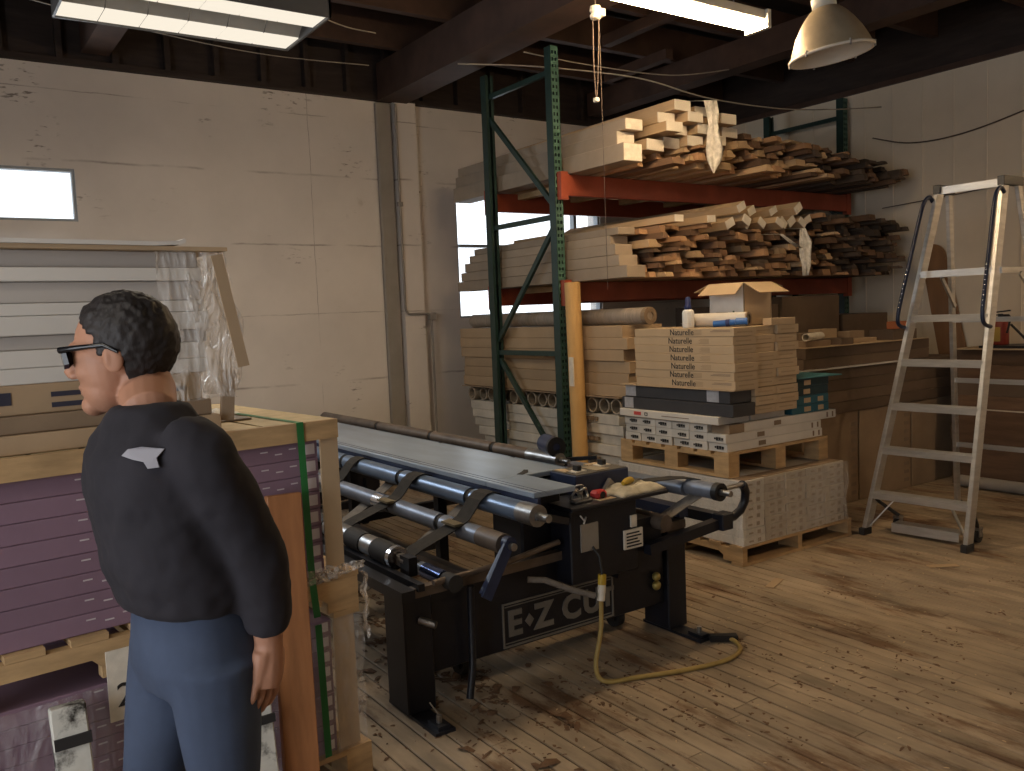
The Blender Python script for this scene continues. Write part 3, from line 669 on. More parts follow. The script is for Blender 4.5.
# lower wrapped load: 5 columns x 8 rows of long cartons (ends face the aisle)
lw = (5.17-4.13)/5; lh = (.535-.126)/8
lc = B().box(-lw/2+.0015, lw/2-.0015, 0, 1.14, 0, lh-.0012, c=.002).mesh('long_flooring_carton', (0, 0, 0)); lc.materials.append(mat('beige_white_carton', (0.50, 0.44, 0.36), .7, var=.15, scale=4, rnd=.10))
lcw = lc.copy(); lcw.materials.clear(); lcw.materials.append(m_white_c)
mk = B().box(-.05, -.01, -.0015, .001, .016, .028).box(.03, .06, -.0015, .001, .010, .034).mesh('end_print', (0, 0, 0)); mk.materials.append(mat('soft_print', (.33, .27, .21), .8, var=.1))
for i in range(5):
    for k in range(8):
        o = inst('long_flooring_carton', lcw if i == 0 else lc, (4.13+lw*(i+.5), 3.535+rl.uniform(-.004, .006), .1262+k*lh), (0, 0, 0))
        tag(o, 'long wrapped carton, row %s up, column %s from the machine side, lower pallet load' % (('one', 'two', 'three', 'four', 'five', 'six', 'seven', 'eight')[k], ('one', 'two', 'three', 'four', 'five')[i]), 'carton', 'cartons of the lower load' if i else 'outer column of the lower load')
        inst('end_print', mk, (0, 0, 0), parent=o)
# kraft sheet flaps and film on the lower load
o = B().box(4.16, 5.14, 3.545, 3.64, .536, .5395).build('cardboard_flap', m_card_d); tag(o, 'brown cardboard strip between the lower load and the pallet above it', 'cardboard')
def film_wrap(name, x0, x1, y0, y1, z0, z1, label, amp=.008, M_=None, sides='lfrb', nx=30, nz=14):
    b = B(M_); P = []
    for (xa, ya, xb, yb, c) in ((x0, y1, x0, y0, 'l'), (x0, y0, x1, y0, 'f'), (x1, y0, x1, y1, 'r'), (x1, y1, x0, y1, 'b')):
        if c in sides: P += [(xa+(xb-xa)*i/nx, ya+(yb-ya)*i/nx) for i in range(nx)]+[(xb, yb)]
    cx, cy = (x0+x1)/2, (y0+y1)/2; vs = []; fs = []; n = len(P)
    for k in range(nz+1):
        z = z0+(z1-z0)*k/nz
        for x, y in P:
            q = amp*(1+1.6*mnoise.noise(Vector((x*6+z*3, y*6, z*9)))); l = math.hypot(x-cx, y-cy); vs.append((x+(x-cx)/l*q, y+(y-cy)/l*q, z))
    for k in range(nz):
        for i in range(n-1): fs.append((k*n+i, k*n+i+1, (k+1)*n+i+1, (k+1)*n+i))
    b.add(vs, fs, smooth=True); o = b.build(name, m_film); return tag(o, label, 'plastic film')
film_wrap('stretch_film', 4.122, 5.178, 3.524, 4.68, .127, .53, 'clear stretch film wrapped around the lower pallet load')
pallet(4.13, 5.14, 3.64, 4.64, .541, .70, 'tall pine pallet standing on the wrapped load')
# white cartons in three rows, ends towards the machine (-x), long sides to the aisle
cw = (4.60-3.66)/6
wc = B().box(0, .965, -cw/2+.0015, cw/2-.0015, 0, .056, c=.002).mesh('white_tile_carton', (0, 0, 0)); wc.materials.append(m_white_c)
em = B()
em.box(-.002, .001, -.045, -.028, .020, .036).box(-.002, .001, -.024, -.006, .020, .038).box(-.002, .001, -.002, .014, .018, .038).box(-.002, .001, .018, .030, .022, .034).box(-.002, .001, -.045, .014, .015, .018)
em = em.mesh('end_logo', (0, 0, 0)); em.materials.append(m_ink)
for k in range(3):
    for j in range(6):
        if k == 2 and j == 0: 
            x0 = 4.30
        else: x0 = 4.14+rl.uniform(-.008, .008)
        o = inst('white_tile_carton', wc, (x0, 3.66+cw*(j+.5), .7005+k*.0575)); tag(o, 'white carton with a black end logo, %s row, %s from the aisle corner' % (('bottom', 'middle', 'top')[k], ('first', 'second', 'third', 'fourth', 'fifth', 'sixth')[j]), 'carton', 'white cartons on the upper pallet')
        inst('end_logo', em, (0, rl.uniform(-.015, .015), 0), parent=o)
sps = []
for xa, xb, za, zb in ((.30, .37, .012, .042), (.86, .875, .01, .045), (.92, .935, .01, .045)):
    q = B().box(xa, xb, -cw/2-.0005, -cw/2+.002, za, zb).mesh('side_print', (0, 0, 0)); q.materials.append(m_ink_grey); sps.append(q)
for o in [q for q in COL.objects if q.name.startswith('white_tile_carton') and abs(q.location.y-(3.66+cw*.5)) < .01]:
    for q in sps: inst('side_print', q, (0, 0, 0), parent=o)
# torn corner: a scrap of brown cardboard
o = B().box(4.16, 4.30, 3.655, 3.80, .816, .872, m=None).build('torn_carton_piece', m_card_d); tag(o, 'torn brown carton corner showing among the white flooring cartons', 'cardboard')
# long white box with a red mark, lying along the load
o = B().box(4.11, 4.40, 3.70, 4.62, .8735, .925, c=.003).build('long_white_carton', m_white_c); tag(o, 'long white carton with a red square mark under the black cartons', 'carton')
B().box(4.1085, 4.112, 4.40, 4.47, .888, .912).build('red_mark', mat('red_print', (.55, .07, .06), .6, var=.1), o)
lm = B().box(4.1085, 4.112, 4.335, 4.365, .905, .911).box(4.1085, 4.112, 4.335, 4.341, .890, .911).box(4.1085, 4.112, 4.359, 4.365, .890, .911).box(4.1085, 4.112, 4.335, 4.365, .889, .894).build('ring_mark', m_ink, o)
B().box(4.1085, 4.112, 3.95, 4.20, .895, .90).build('text_line', m_ink_grey, o)
o = B().box(4.42, 4.76, 3.70, 4.62, .8735, .925, c=.003).build('long_white_carton', m_white_c); tag(o, 'wide white carton layer beside the red-marked carton', 'carton')
# black cartons
m_blackc = mat('black_carton', (0.045, 0.043, 0.046), .55, var=.2, scale=5, rnd=.1)
m_tape = mat('silver_packing_tape', (0.42, 0.42, 0.45), .3, var=.25, scale=20)
for k in range(2):
    y0 = 3.60+.03*k; z0 = .926+k*.083; x0 = 4.135+.008*k
    o = B().box(x0, 4.345, y0, 4.62-.03*k, z0, z0+.0815, c=.004).build('black_flooring_carton', m_blackc); tag(o, 'flat black carton with silver tape, %s of the pair under the text-printed cartons' % ('lower', 'upper')[k], 'carton', 'black cartons')
    for (ya, yb) in (((4.50, 4.59) if k == 0 else (4.48, 4.585)), (3.72, 3.82)):
        if k == 0 and ya < 4: continue
        B().box(x0-.0012, x0+.002, ya, yb, z0+.006, z0+.079).build('tape_patch', m_tape, o)
o = B().box(4.12, 4.347, 3.58, 4.62, 1.0925, 1.099).build('kraft_sheet', m_kraft); tag(o, 'thin tan cardboard sheet lying on the black cartons', 'cardboard')
# lettered cartons, seven layers, three columns; only the outer column shows its lettering
nw = .215; nh = .0552
nc = B().box(0, nw-.002, 0, .885, 0, nh-.001, c=.002).mesh('lettered_flooring_carton', (0, 0, 0)); nc.materials.append(m_kraft)
nat = text_mesh('Naturelle', .056, m_ink, Matrix.Translation((-.0008, .44, nh*.5)) @ FACE_MX, .0006, bold=.0004)
ga = B(); 
for q in range(4): ga.box(-.0012, .001, .235, .32-.012*(q % 2), .012+q*.0085, .016+q*.0085)
ga = ga.mesh('fine_print', (0, 0, 0)); ga.materials.append(mat('faint_print', (.36, .26, .155), .8, var=.1))
gb = B(); 
for q in range(2): gb.box(-.0012, .001, .03, .19-.02*q, .030+q*.008, .0335+q*.008)
gb = gb.mesh('fine_print', (0, 0, 0)); gb.materials.append(m_ink_grey)
gc = B().box(.03, .17, -.0012, .001, .022, .030).mesh('end_print', (0, 0, 0)); gc.materials.append(MATS['faint_print'])
for k in range(-3, 7):
    for i in range(3):
        if k < 0 and i == 0: continue
        dy = rl.uniform(-.012, .012); dx = rl.uniform(-.006, 0) if i == 0 else rl.uniform(-.0004, .0004)
        o = inst('lettered_flooring_carton', nc, (4.135+i*nw+dx, 3.585+dy+(.02 if i else 0), 1.0995+k*nh if k >= 0 else .926+(k+3)*.0575))
        tag(o, ('tan carton lettered Naturelle, %s of seven in the outer column' % ('bottom', 'second', 'third', 'fourth', 'fifth', 'sixth', 'top')[k]) if i == 0 else ('tan flooring carton in the %s column of the lettered stack, layer %s up' % (('', 'middle', 'inner')[i], ('one', 'two', 'three', 'four', 'five', 'six', 'seven', 'eight', 'nine', 'ten')[k+3])), 'carton', 'lettered cartons' if i == 0 else 'tan cartons %d' % i)
        if i == 0:
            inst('lettering', nat, (0, rl.uniform(-.006, .006), 0), parent=o); inst('fine_print', ga, (0, -.04 if k in (2, 3, 4, 5) else 0.03, 0), parent=o)
            if k in (0, 1, 6): inst('fine_print', gb, (0, 0, 0), parent=o)
        inst('end_print', gc, (0, 0, 0), parent=o)
ZT = 1.0995+7*nh
# ---- on top of the lettered cartons
t = thing('open_carton', (4.60, 3.95, ZT), 'open white carton with raised brown flaps on the lettered cartons', 'carton')
x0, x1, y0, y1, z0, z1 = 4.49, 4.77, 3.80, 4.10, ZT, ZT+.285
m_wside = mat('white_box_side', (.66, .63, .59), .7, var=.12, scale=6)
B().box(x0, x0+.005, y0, y1, z0, z1).build('side_panel', m_wside, t); B().box(x1-.005, x1, y0, y1, z0, z1).build('side_panel', m_wside, t)
B().box(x0, x1, y0, y0+.005, z0, z1).build('side_panel', m_kraft, t); B().box(x0, x1, y1-.005, y1, z0, z1).build('side_panel', m_kraft, t)
B().box(x0, x1, y0, y1, z0, z0+.005).build('bottom_panel', m_kraft, t)
def flap(a, b, c, d): 
    q = [Vector(p) for p in (a, b, c, d)]; n = (q[1]-q[0]).cross(q[3]-q[0]).normalized()*.004
    B().add(q+[p+n for p in q], [(0, 1, 2, 3), (7, 6, 5, 4), (0, 4, 5, 1), (1, 5, 6, 2), (2, 6, 7, 3), (3, 7, 4, 0)]).build('flap', m_kraft, t)
flap((x0, y1, z1), (x0, y0, z1), (x0-.10, y0-.01, z1-.075), (x0-.10, y1+.01, z1-.075))
flap((x0, y0, z1), (x1, y0, z1), (x1+.02, y0-.13, z1-.07), (x0+.0, y0-.13, z1-.07))
flap((x1, y0, z1), (x1, y1, z1), (x1+.12, y1, z1-.03), (x1+.12, y0, z1-.03))
flap((x1, y1, z1), (x0, y1, z1), (x0-.02, y1+.12, z1-.05), (x1+.02, y1+.12, z1-.05))
B().box(x0-.001, x0+.001, 3.94, 4.04, z0+.085, z0+.092).build('printed_line', m_ink_grey, t); B().box(x0-.001, x0+.001, 3.88, 3.895, z0+.06, z0+.10).build('printed_mark', mat('green_print', (.05, .10, .07), .7), t)
t = thing('spray_bottle', (4.20, 4.02, ZT), 'white ribbed bottle with a dark blue cap on the lettered cartons', 'bottle')
B().lathe((4.20, 4.02, ZT), [(0, 0), (.034, 0), (.037, .006), (.037, .105), (.033, .115), (.02, .122), (0, .122)], 24).build('bottle_body', m_white_paint, t)
m_blue_cap = mat('dark_blue_plastic', (.012, .022, .10), .35, var=.1)
B().lathe((4.20, 4.02, ZT), [(0, .121), (.024, .121), (.024, .145), (.018, .15), (.018, .195), (.010, .205), (0, .205)], 20).build('cap', m_blue_cap, t)
B().box(4.163, 4.237, 3.985, 4.055, ZT+.03, ZT+.031).build('label_line', m_cwhite, t)
for k in range(10):
    a = 2*math.pi*k/10; B().cyl((4.20+.0365*math.cos(a), 4.02+.0365*math.sin(a), ZT+.01), (4.20+.0365*math.cos(a), 4.02+.0365*math.sin(a), ZT+.10), .003, 6).build('rib', m_white_paint, t)
o = B().pipe((4.29, 4.06, ZT+.046), (4.39, 3.68, ZT+.046), .045, .032, 20).build('paper_roll', m_white_c); tag(o, 'white paper roll lying beside the ribbed bottle', 'roll')
B().pipe((4.388, 3.69, ZT+.046), (4.391, 3.678, ZT+.046), .0455, .030, 20).build('roll_end', m_card_d, o)
t = thing('caulk_gun', (4.22, 3.70, ZT), 'bright blue tool with a dark band lying before the white paper roll', 'tool')
m_blue = mat('bright_blue_plastic', (.02, .11, .38), .4, var=.1)
B().cyl((4.22, 3.82, ZT+.022), (4.28, 3.69, ZT+.03), .020, 14).build('tool_body', m_blue, t); B().cyl((4.255, 3.745, ZT+.026), (4.265, 3.722, ZT+.028), .024, 14).build('band', m_blue_cap, t); B().cyl((4.28, 3.69, ZT+.034), (4.32, 3.63, ZT+.034), .022, 14).build('tool_head', m_blue, t)
o = B().box(4.50, 4.74, 3.59, 3.66, ZT, ZT+.045, c=.002).build('small_flat_box', m_kraft); tag(o, 'small flat tan box on the lettered cartons before the open carton', 'box')
# teal boxes beside the stack
m_teal = mat('teal_carton', (0.018, 0.105, 0.145), .55, var=.15, rnd=.15)
for k in range(4):
    z0 = .8735+k*.060; dx = rl.uniform(-.01, .01)
    o = B().box(4.80+dx, 5.20+dx, 3.67, 3.98, z0, z0+.0585, c=.002).build('teal_carton', m_teal if k < 2 else mat('dark_teal_carton', (.010, .035, .045), .6, var=.15)); tag(o, 'teal carton with a beige end label, %s of four' % ('bottom', 'second', 'third', 'top')[k], 'carton', 'teal cartons')
    B().box(4.93+dx, 5.0+dx, 3.6685, 3.672, z0+.01, z0+.043).build('end_label', m_kraft, o)
    if k < 2: B().box(5.08+dx, 5.14+dx, 3.6685, 3.672, z0+.01, z0+.043).build('end_label', m_kraft, o)
o = B().box(4.84, 5.27, 3.62, 3.94, 1.114, 1.121).build('teal_folder', mat('pale_teal_board', (.06, .20, .23), .5, var=.2)); tag(o, 'thin teal board lying askew on the teal cartons', 'board'); o.rotation_euler = (0, 0, R(-4))

# ------------------------------------------------------------------ carpet cutting machine
m_navy = mat('black_blue_machine_paint', (0.009, 0.010, 0.016), 0.42, var=0.35, scale=6, bump=.05)
m_navy2 = mat('navy_machine_paint', (0.022, 0.032, 0.075), 0.4, var=0.3, scale=6)
m_table = mat('blue_table_top_with_sheen', (0.30, 0.37, 0.47), 0.30, metal=0.2, var=0.25, scale=2.5, stretch=(3, .7, 1), bump=0.04, spec=.5)  # blue base colour also carries the daylight sheen from the window
m_broll = mat('blue_roller_steel', (0.155, 0.215, 0.32), 0.30, metal=0.45, var=0.3, scale=5, stretch=(1, .6, 1), bump=.03)
m_groll = mat('grey_blue_roller', (0.19, 0.215, 0.27), 0.38, metal=0.4, var=0.35, scale=5, bump=.03)
m_rust = mat('brown_roller', (0.15, 0.115, 0.09), 0.5, metal=0.3, var=0.4, scale=6)
m_strap = mat('dark_webbing', (0.032, 0.028, 0.024), 0.9, var=0.3, scale=30, bump=.3)
m_strap2 = mat('dusty_grey_webbing', (0.20, 0.175, 0.15), 0.9, var=0.3, scale=30, bump=.3)
m_silver = mat('dull_silver_letters', (0.20, 0.19, 0.17), 0.45, metal=.2, var=0.2)
mc = thing('carpet_cutting_machine', (2.33, 4.9, 0), 'dark blue carpet cutting machine with steel rollers and straps', 'machine')
Y0, Y1 = 2.95, 6.85
def bt(name, b, m, par=mc): return b.build(name, m, par)
# legs with floor plates (front pair and rear pair)
for yf in (3.05, 6.55):
    for x0, x1 in ((1.53, 1.66), (3.00, 3.13)):
        top = .50 if x0 < 2 else .58
        lg = bt('leg', B().box(x0, x1, yf, yf+.18, .012, top, c=.006), m_navy)
        bt('foot_plate', B().box(x0+.01, x0+.10, yf-.20, yf+.20, 0, .014).box(x0+.03, x0+.08, yf-.19, yf-.10, .014, .03), m_navy, lg)
        bt('anchor_bolt', B().cyl((x0+.055, yf-.15, .014), (x0+.055, yf-.15, .06), .012, 8), m_steel, lg)
# front cross panel with its sign
fp = bt('front_panel', B().box(1.66, 3.0, 3.08, 3.11, .15, .50, c=.004), m_navy)
bt('rear_panel', B().box(1.66, 3.0, 6.6, 6.63, .15, .50), m_navy)
sg = bt('sign_border', B().box(2.02, 2.66, 3.074, 3.08, .352, .360).box(2.02, 2.66, 3.074, 3.08, .160, .168).box(2.02, 2.028, 3.074, 3.08, .168, .352).box(2.652, 2.66, 3.074, 3.08, .168, .352)
        .box(2.034, 2.646, 3.076, 3.08, .340, .344).box(2.034, 2.646, 3.076, 3.08, .176, .180), m_silver, fp)
def letter(txt, x, z, size):
    me = text_mesh(txt, size, m_silver, Matrix.Translation((x, 3.078, z)) @ FACE_MY, .003, bold=.006)
    o = bpy.data.objects.new('sign_letter', me); COL.objects.link(o); o.parent = fp; o.location = -ORG[fp]; return o
letter('E', 2.085, .258, .155); letter('Z', 2.245, .258, .155); letter('C', 2.405, .258, .155); letter('U', 2.53, .258, .155); letter('T', 2.625, .258, .12)
bt('sign_diamond', B().prism([(-.024, 0), (0, -.03), (.024, 0), (0, .03)], .004, Matrix.Translation((2.165, 3.08, .258)) @ FACE_MY), m_silver, fp)
bt('knob', B().ell((2.93, 3.06, .30), (.022, .022, .022), 12, 8), mat('yellow_brass', (.42, .33, .10), .4, metal=.4), fp)
bt('knob', B().ell((2.93, 3.06, .255), (.024, .02, .024), 12, 8), mat('yellow_brass', (0, 0, 0)), fp)
bt('handle_bolt', B().tube([(1.60, 3.05, .40), (1.64, 2.99, .385)], .016, 10), m_steel, fp)
# long side rails
bt('side_rail', B().box(1.50, 1.56, 3.0, 6.85, .50, .545), m_navy)
bt('side_rail', B().box(1.585, 1.615, 3.02, 6.85, .525, .555), m_navy)
bt('side_rail', B().box(3.06, 3.12, 3.02, 6.85, .58, .63), m_navy2)
bt('side_rail', B().box(3.27, 3.33, 2.98, 6.85, .52, .57), m_navy)
for y in (3.06, 4.4, 5.6, 6.7): bt('cross_bar', B().bar((1.53, y, .515), (3.12, y, .54), .045, .04), m_navy if y > 3.5 else m_rust)
for y in (3.9, 5.0, 6.1): bt('floor_stay', B().bar((2.2, y, .08), (2.2, y, .75), .05, .05).bar((1.9, y, .10), (2.8, y, .10), .04, .04), m_navy)
bt('lower_stringer', B().bar((1.80, 3.1, .33), (1.80, 6.6, .33), .05, .05), m_rust); bt('lower_stringer', B().bar((2.05, 3.1, .40), (2.05, 6.6, .40), .05, .05), m_rust)
# table
TY = 3.36
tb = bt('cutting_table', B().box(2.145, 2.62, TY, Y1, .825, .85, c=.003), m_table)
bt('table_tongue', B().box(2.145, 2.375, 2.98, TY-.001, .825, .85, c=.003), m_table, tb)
bt('table_edge_groove', B().box(2.165, 2.169, 2.96, Y1, .8500, .8512).box(2.195, 2.198, 2.96, Y1, .8500, .8512), m_navy2, tb)
bt('table_skirt', B().box(2.150, 2.166, 2.96, Y1, .775, .826), m_navy2, tb)
bt('table_skirt', B().box(2.60, 2.615, TY, Y1, .74, .826), m_navy2, tb)
bt('table_slot', B().prism([(-.06, -.02), (0, -.028), (.06, -.01), (.06, .012), (0, .006), (-.06, .012)], .002, Matrix.Translation((2.40, 3.42, .850)) @ Matrix.Rotation(R(38), 4, 'Z')), m_ink, tb)
bt('table_beam', B().box(2.25, 2.5, TY+.1, Y1-.1, .70, .825), m_navy, tb)
# rollers: (name, x, z, r, material, segments)
def roller(x, z, r, m, ya, yb, cuts, m2=None, nm='roller'):
    ys = [ya]+cuts+[yb]; body = B()
    for i in range(len(ys)-1): body.cyl((x, ys[i]+.02, z), (x, ys[i+1]-.02, z), r, 22)
    ro_ = bt(nm, body, m)
    sh_ = bt('shaft', B().cyl((x, ya-.07, z), (x, yb+.05, z), r*.38, 12), m_steel, ro_)
    for c in cuts: bt('coupler', B().cyl((x, c-.035, z), (x, c+.035, z), r*.86, 16), m_rubber, ro_)
    return ro_
r1_ = roller(2.11, .768, .046, m_broll, 2.90, 6.85, [3.42, 4.12, 4.86, 5.7])
bt('end_sleeve', B().cyl((2.11, 2.905, .768), (2.11, 3.02, .768), .0475, 22), m_steel, r1_)
r2_ = roller(1.985, .655, .042, m_groll, 2.98, 6.85, [3.50, 4.02, 4.78, 5.6])
for y in (3.32, 4.10, 4.86): bt('polished_sleeve', B().cyl((1.985, y, .655), (1.985, y+.10, .655), .0435, 22), m_chrome, r2_)
bt('end_sleeve', B().cyl((1.985, 2.985, .655), (1.985, 3.16, .655), .044, 22), m_rust, r2_)
r3_ = roller(1.645, .595, .046, m_steel, 3.30, 6.85, [3.95, 4.8])
for y in (3.34, 3.62, 4.05, 4.45): bt('rubber_grip', B().cyl((1.645, y, .595), (1.645, y+.16, .595), .050, 22), m_rubber, r3_)
bt('end_cap', B().pipe((1.645, 3.305, .595), (1.645, 3.335, .595), .050, .026, 22), m_chrome, r3_)
bt('universal_joint', B().bar((1.645, 3.30, .595), (1.66, 3.20, .575), .04, .05, c=.006), m_steel, r3_)
r4_ = roller(1.74, .535, .030, m_groll, 3.06, 6.8, [3.30, 4.4])
bt('end_sleeve', B().cyl((1.74, 3.08, .535), (1.74, 3.24, .535), .033, 18), mat('dark_blue_chrome', (.10, .14, .30), .2, metal=.9), r4_)
bt('end_cap', B().cyl((1.74, 2.985, .535), (1.74, 3.06, .535), .036, 16), m_rubber, r4_)
r5_ = roller(2.79, .835, .036, m_rust, 3.62, 6.85, [4.25, 5.0, 5.8])
bt('end_sleeve', B().cyl((2.79, 3.62, .835), (2.79, 3.90, .835), .038, 18), m_steel, r5_)
r6_ = roller(2.675, .805, .032, m_broll, 3.30, 6.85, [3.9, 4.7])
r7_ = roller(3.11, .735, .040, m_groll, 2.80, 3.02, [])
bt('end_cap', B().pipe((3.11, 2.79, .735), (3.11, 2.822, .735), .044, .022, 22), m_black, r7_)
bt('roller', B().cyl((3.11, 3.02, .72), (3.11, 6.85, .72), .036, 18), m_groll)
bt('idler_roller', B().cyl((2.88, 2.93, .60), (2.88, 3.5, .60), .038, 18), m_rust)
# straps over the rollers
def strap(y, pts, w, m, nm='strap'):
    vs = []; fs = []; k = len(pts)
    for x, z, dy in pts: vs += [(x, y+dy, z), (x, y+dy+w, z)]
    for i in range(k-1): fs.append((2*i, 2*i+1, 2*i+3, 2*i+2))
    o = bt(nm, B().add(vs, fs, smooth=False), m); so = o.modifiers.new('thick', 'SOLIDIFY'); so.thickness = .004; so.offset = 1; return o
def wrap_path(slant):
    P = [(2.162, .74), (2.16, .78), (2.143, .809), (2.11, .8185), (2.08, .811), (2.05, .787), (2.015, .737), (1.99, .706), (1.94, .676), (1.86, .642), (1.76, .600), (1.70, .560)]
    return [(x, z, slant*(2.14-x)) for x, z in P]
for y, s in ((3.24, .18), (3.88, .30), (4.60, .30), (5.62, .2)):
    so = strap(y, wrap_path(s), .11, m_strap); bt('buckle', B().box(1.915, 1.965, y+.22*s-.004, y+.22*s+.114, .686, .696), mat('brass_buckle', (.20, .165, .10), .5, metal=.4), so)
for y in (3.46, 4.25, 5.1, 6.0): strap(y, [(2.12, .715, 0), (1.98, .62, .02), (1.8, .50, .05), (1.60, .40, .08)], .10, m_strap2, 'return_strap')
strap(2.95, [(2.86, .74, .16), (2.95, .775, .12), (3.06, .783, .05), (3.11, .781, .0), (3.145, .77, .0), (3.155, .73, .0)], .085, m_strap, 'strap')
strap(2.9, [(3.12, .69, .02), (3.06, .66, .04), (2.92, .60, .06), (2.86, .57, .06)], .085, m_strap2, 'return_strap')
# brackets
bt('bracket_arm', B().bar((1.985, 2.96, .655), (1.85, 2.95, .47), .045, .018, upv=(0, 1, 0)), m_navy2)
bt('swing_lever', B().bar((1.985, 2.945, .67), (1.85, 2.935, .46), .05, .014, upv=(0, 1, 0)).cyl((1.985, 2.935, .665), (1.985, 2.97, .665), .03, 14), m_navy2)
bt('hanging_bar', B().tube([(1.83, 3.02, .50), (1.83, 3.03, .16), (1.82, 3.02, .13), (1.79, 3.0, .03)], .016, 8), m_navy)
bt('roller_bracket', B().bar((2.11, 2.88, .768), (2.30, 2.99, .70), .07, .03), m_navy); bt('roller_bracket', B().box(1.63, 1.67, 3.18, 3.26, .54, .62), m_navy)
# curved hook arm on the far side
arc = [(3.33, 3.0, .545), (3.36, 2.94, .553)]
for k in range(9):
    a = R(-80+k*20); arc.append((3.20+.0+.20*0+.165+.075*math.cos(a)-.0, 2.90, .62+.085*math.sin(a)*1.0))
hook = [(3.28, 2.93, .548), (3.34, 2.92, .556), (3.385, 2.91, .585), (3.405, 2.90, .63), (3.40, 2.89, .68), (3.375, 2.88, .715), (3.355, 2.875, .726)]
ha = bt('hook_arm', B().tube(hook, .022, 12), m_navy)
bt('roller_shaft', B().cyl((3.11, 2.83, .735), (3.36, 2.875, .726), .012, 10), m_steel, ha); bt('arm_block', B().box(3.24, 3.32, 2.90, 2.97, .50, .585, c=.005), m_navy, ha)
bt('outrigger', B().bar((2.78, 2.96, .485), (3.30, 2.95, .535), .05, .05), m_navy); bt('outrigger', B().bar((2.75, 3.02, .56), (3.1, 3.3, .56), .035, .035), m_rust)
# pedestal and console
DZ = -.075; MS = Matrix.Translation((.05, 0, DZ))
def B_(): return B(MS)
pd = bt('pedestal', B_().box(2.28, 2.68, 2.97, 3.12, .475, .815, c=.006), m_navy)
bt('pedestal_shelf', B_().box(2.27, 2.86, 2.94, 3.20, .815, .832, c=.003), m_navy, pd)
bt('pedestal_column', B_().box(2.58, 2.86, 3.0, 3.22, .44, .70), m_navy, pd)
bt('notice_plate', B_().box(2.335, 2.435, 2.962, 2.972, .62, .745), mat('greyed_paper', (.26, .235, .20), .7, var=.15), pd)
np_ = bt('notice_plate', B_().box(2.585, 2.70, 2.955, 2.965, .585, .675), m_cwhite, pd)
for q in range(5): bt('notice_line', B_().box(2.597, 2.69-.012*(q % 3), 2.953, 2.956, .595+q*.015, .602+q*.015), m_ink, np_)
bt('notice_tag', B_().box(2.63, 2.665, 2.955, 2.965, .685, .74), m_cwhite, pd)
bt('cable_loop', B_().tube([(2.33, 2.96, .79), (2.345, 2.95, .765), (2.36, 2.955, .78), (2.345, 2.955, .75)], .004, 6), m_white_paint, pd)
bt('console_base', B_().box(2.47, 2.78, 3.15, 3.33, .70, .832), m_navy)
cn = bt('console_box', B_().box(2.455, 2.79, 3.14, 3.34, .832, .925, c=.004), m_navy2)
bt('console_panel', B_().box(2.465, 2.78, 3.145, 3.335, .925, .929), mat('grimy_grey_panel', (.11, .10, .085), .5, var=.3, scale=12), cn)
for xx, yy in ((2.53, 3.22), (2.72, 3.26)):
    bt('switch_plate', B_().box(xx-.035, xx+.035, yy-.03, yy+.03, .929, .934), m_cwhite, cn); bt('switch_knob', B_().box(xx-.014, xx+.014, yy-.02, yy+.02, .934, .96, c=.003), m_black, cn)
bt('name_plate', B_().box(2.60, 2.68, 3.16, 3.28, .929, .933), mat('tan_plate', (.30, .25, .17), .6), cn); bt('name_plate', B_().box(2.47, 2.51, 3.24, 3.32, .929, .934), m_kraft, cn); bt('name_plate', B_().box(2.66, 2.74, 3.29, 3.33, .929, .934), m_kraft, cn)
bt('drive_housing', B().box(2.17, 2.40, 3.12, 3.36, .42, .80, c=.01), m_navy)
# drum motor on the far rail
dm = bt('winding_drum', B(Matrix.Translation((-.10, .14, 0))).cyl((2.88, 3.50, .905), (2.93, 3.66, .905), .052, 22), m_navy2)
bt('drum_face', B(Matrix.Translation((-.10, .14, 0))).pipe((2.878, 3.494, .905), (2.886, 3.52, .905), .054, .02, 22), m_black, dm)
for dy in (3.53, 3.63): bt('drum_leg', B(Matrix.Translation((-.10, .14, 0))).bar((2.90, dy, .87), (2.86, dy, .79), .03, .012).bar((2.90, dy, .87), (2.96, dy, .79), .03, .012), m_navy, dm)
bt('drum_base', B(Matrix.Translation((-.10, .14, 0))).box(2.80, 3.02, 3.48, 3.70, .775, .79), m_navy2, dm); bt('drum_handle', B(Matrix.Translation((-.10, .14, 0))).bar((2.95, 3.5, .83), (3.06, 3.38, .84), .02, .02), m_navy, dm)
bt('drum_support', B(Matrix.Translation((-.10, .14, 0))).box(2.84, 2.98, 3.55, 3.65, .55, .776), m_navy, dm)
# casters
for x, y in ((1.93, 3.3), (2.86, 3.3), (1.93, 6.3), (2.86, 6.3)):
    cs = bt('caster_wheel', B().cyl((x-.02, y, .055), (x+.02, y, .055), .055, 18), m_rubber); bt('caster_fork', B().box(x-.03, x-.022, y-.03, y+.03, .04, .15).box(x+.022, x+.03, y-.03, y+.03, .04, .15).box(x-.03, x+.03, y-.03, y+.03, .14, .16), m_navy, cs)
bt('caster_beam', B().box(1.85, 2.95, 3.27, 3.33, .15, .20), m_navy); bt('caster_beam', B().box(1.85, 2.95, 6.27, 6.33, .15, .20), m_navy)
# rods along the front top edge
bt('fringe_bar', B().tube([(1.66, 3.03, .545), (2.0, 3.02, .56), (2.30, 3.02, .60)], .014, 8), m_rust)
bt('air_lever', B().tube([(2.13, 3.03, .46), (2.20, 3.0, .45), (2.30, 2.95, .40), (2.40, 2.90, .36)], .014, 8), m_strap2)

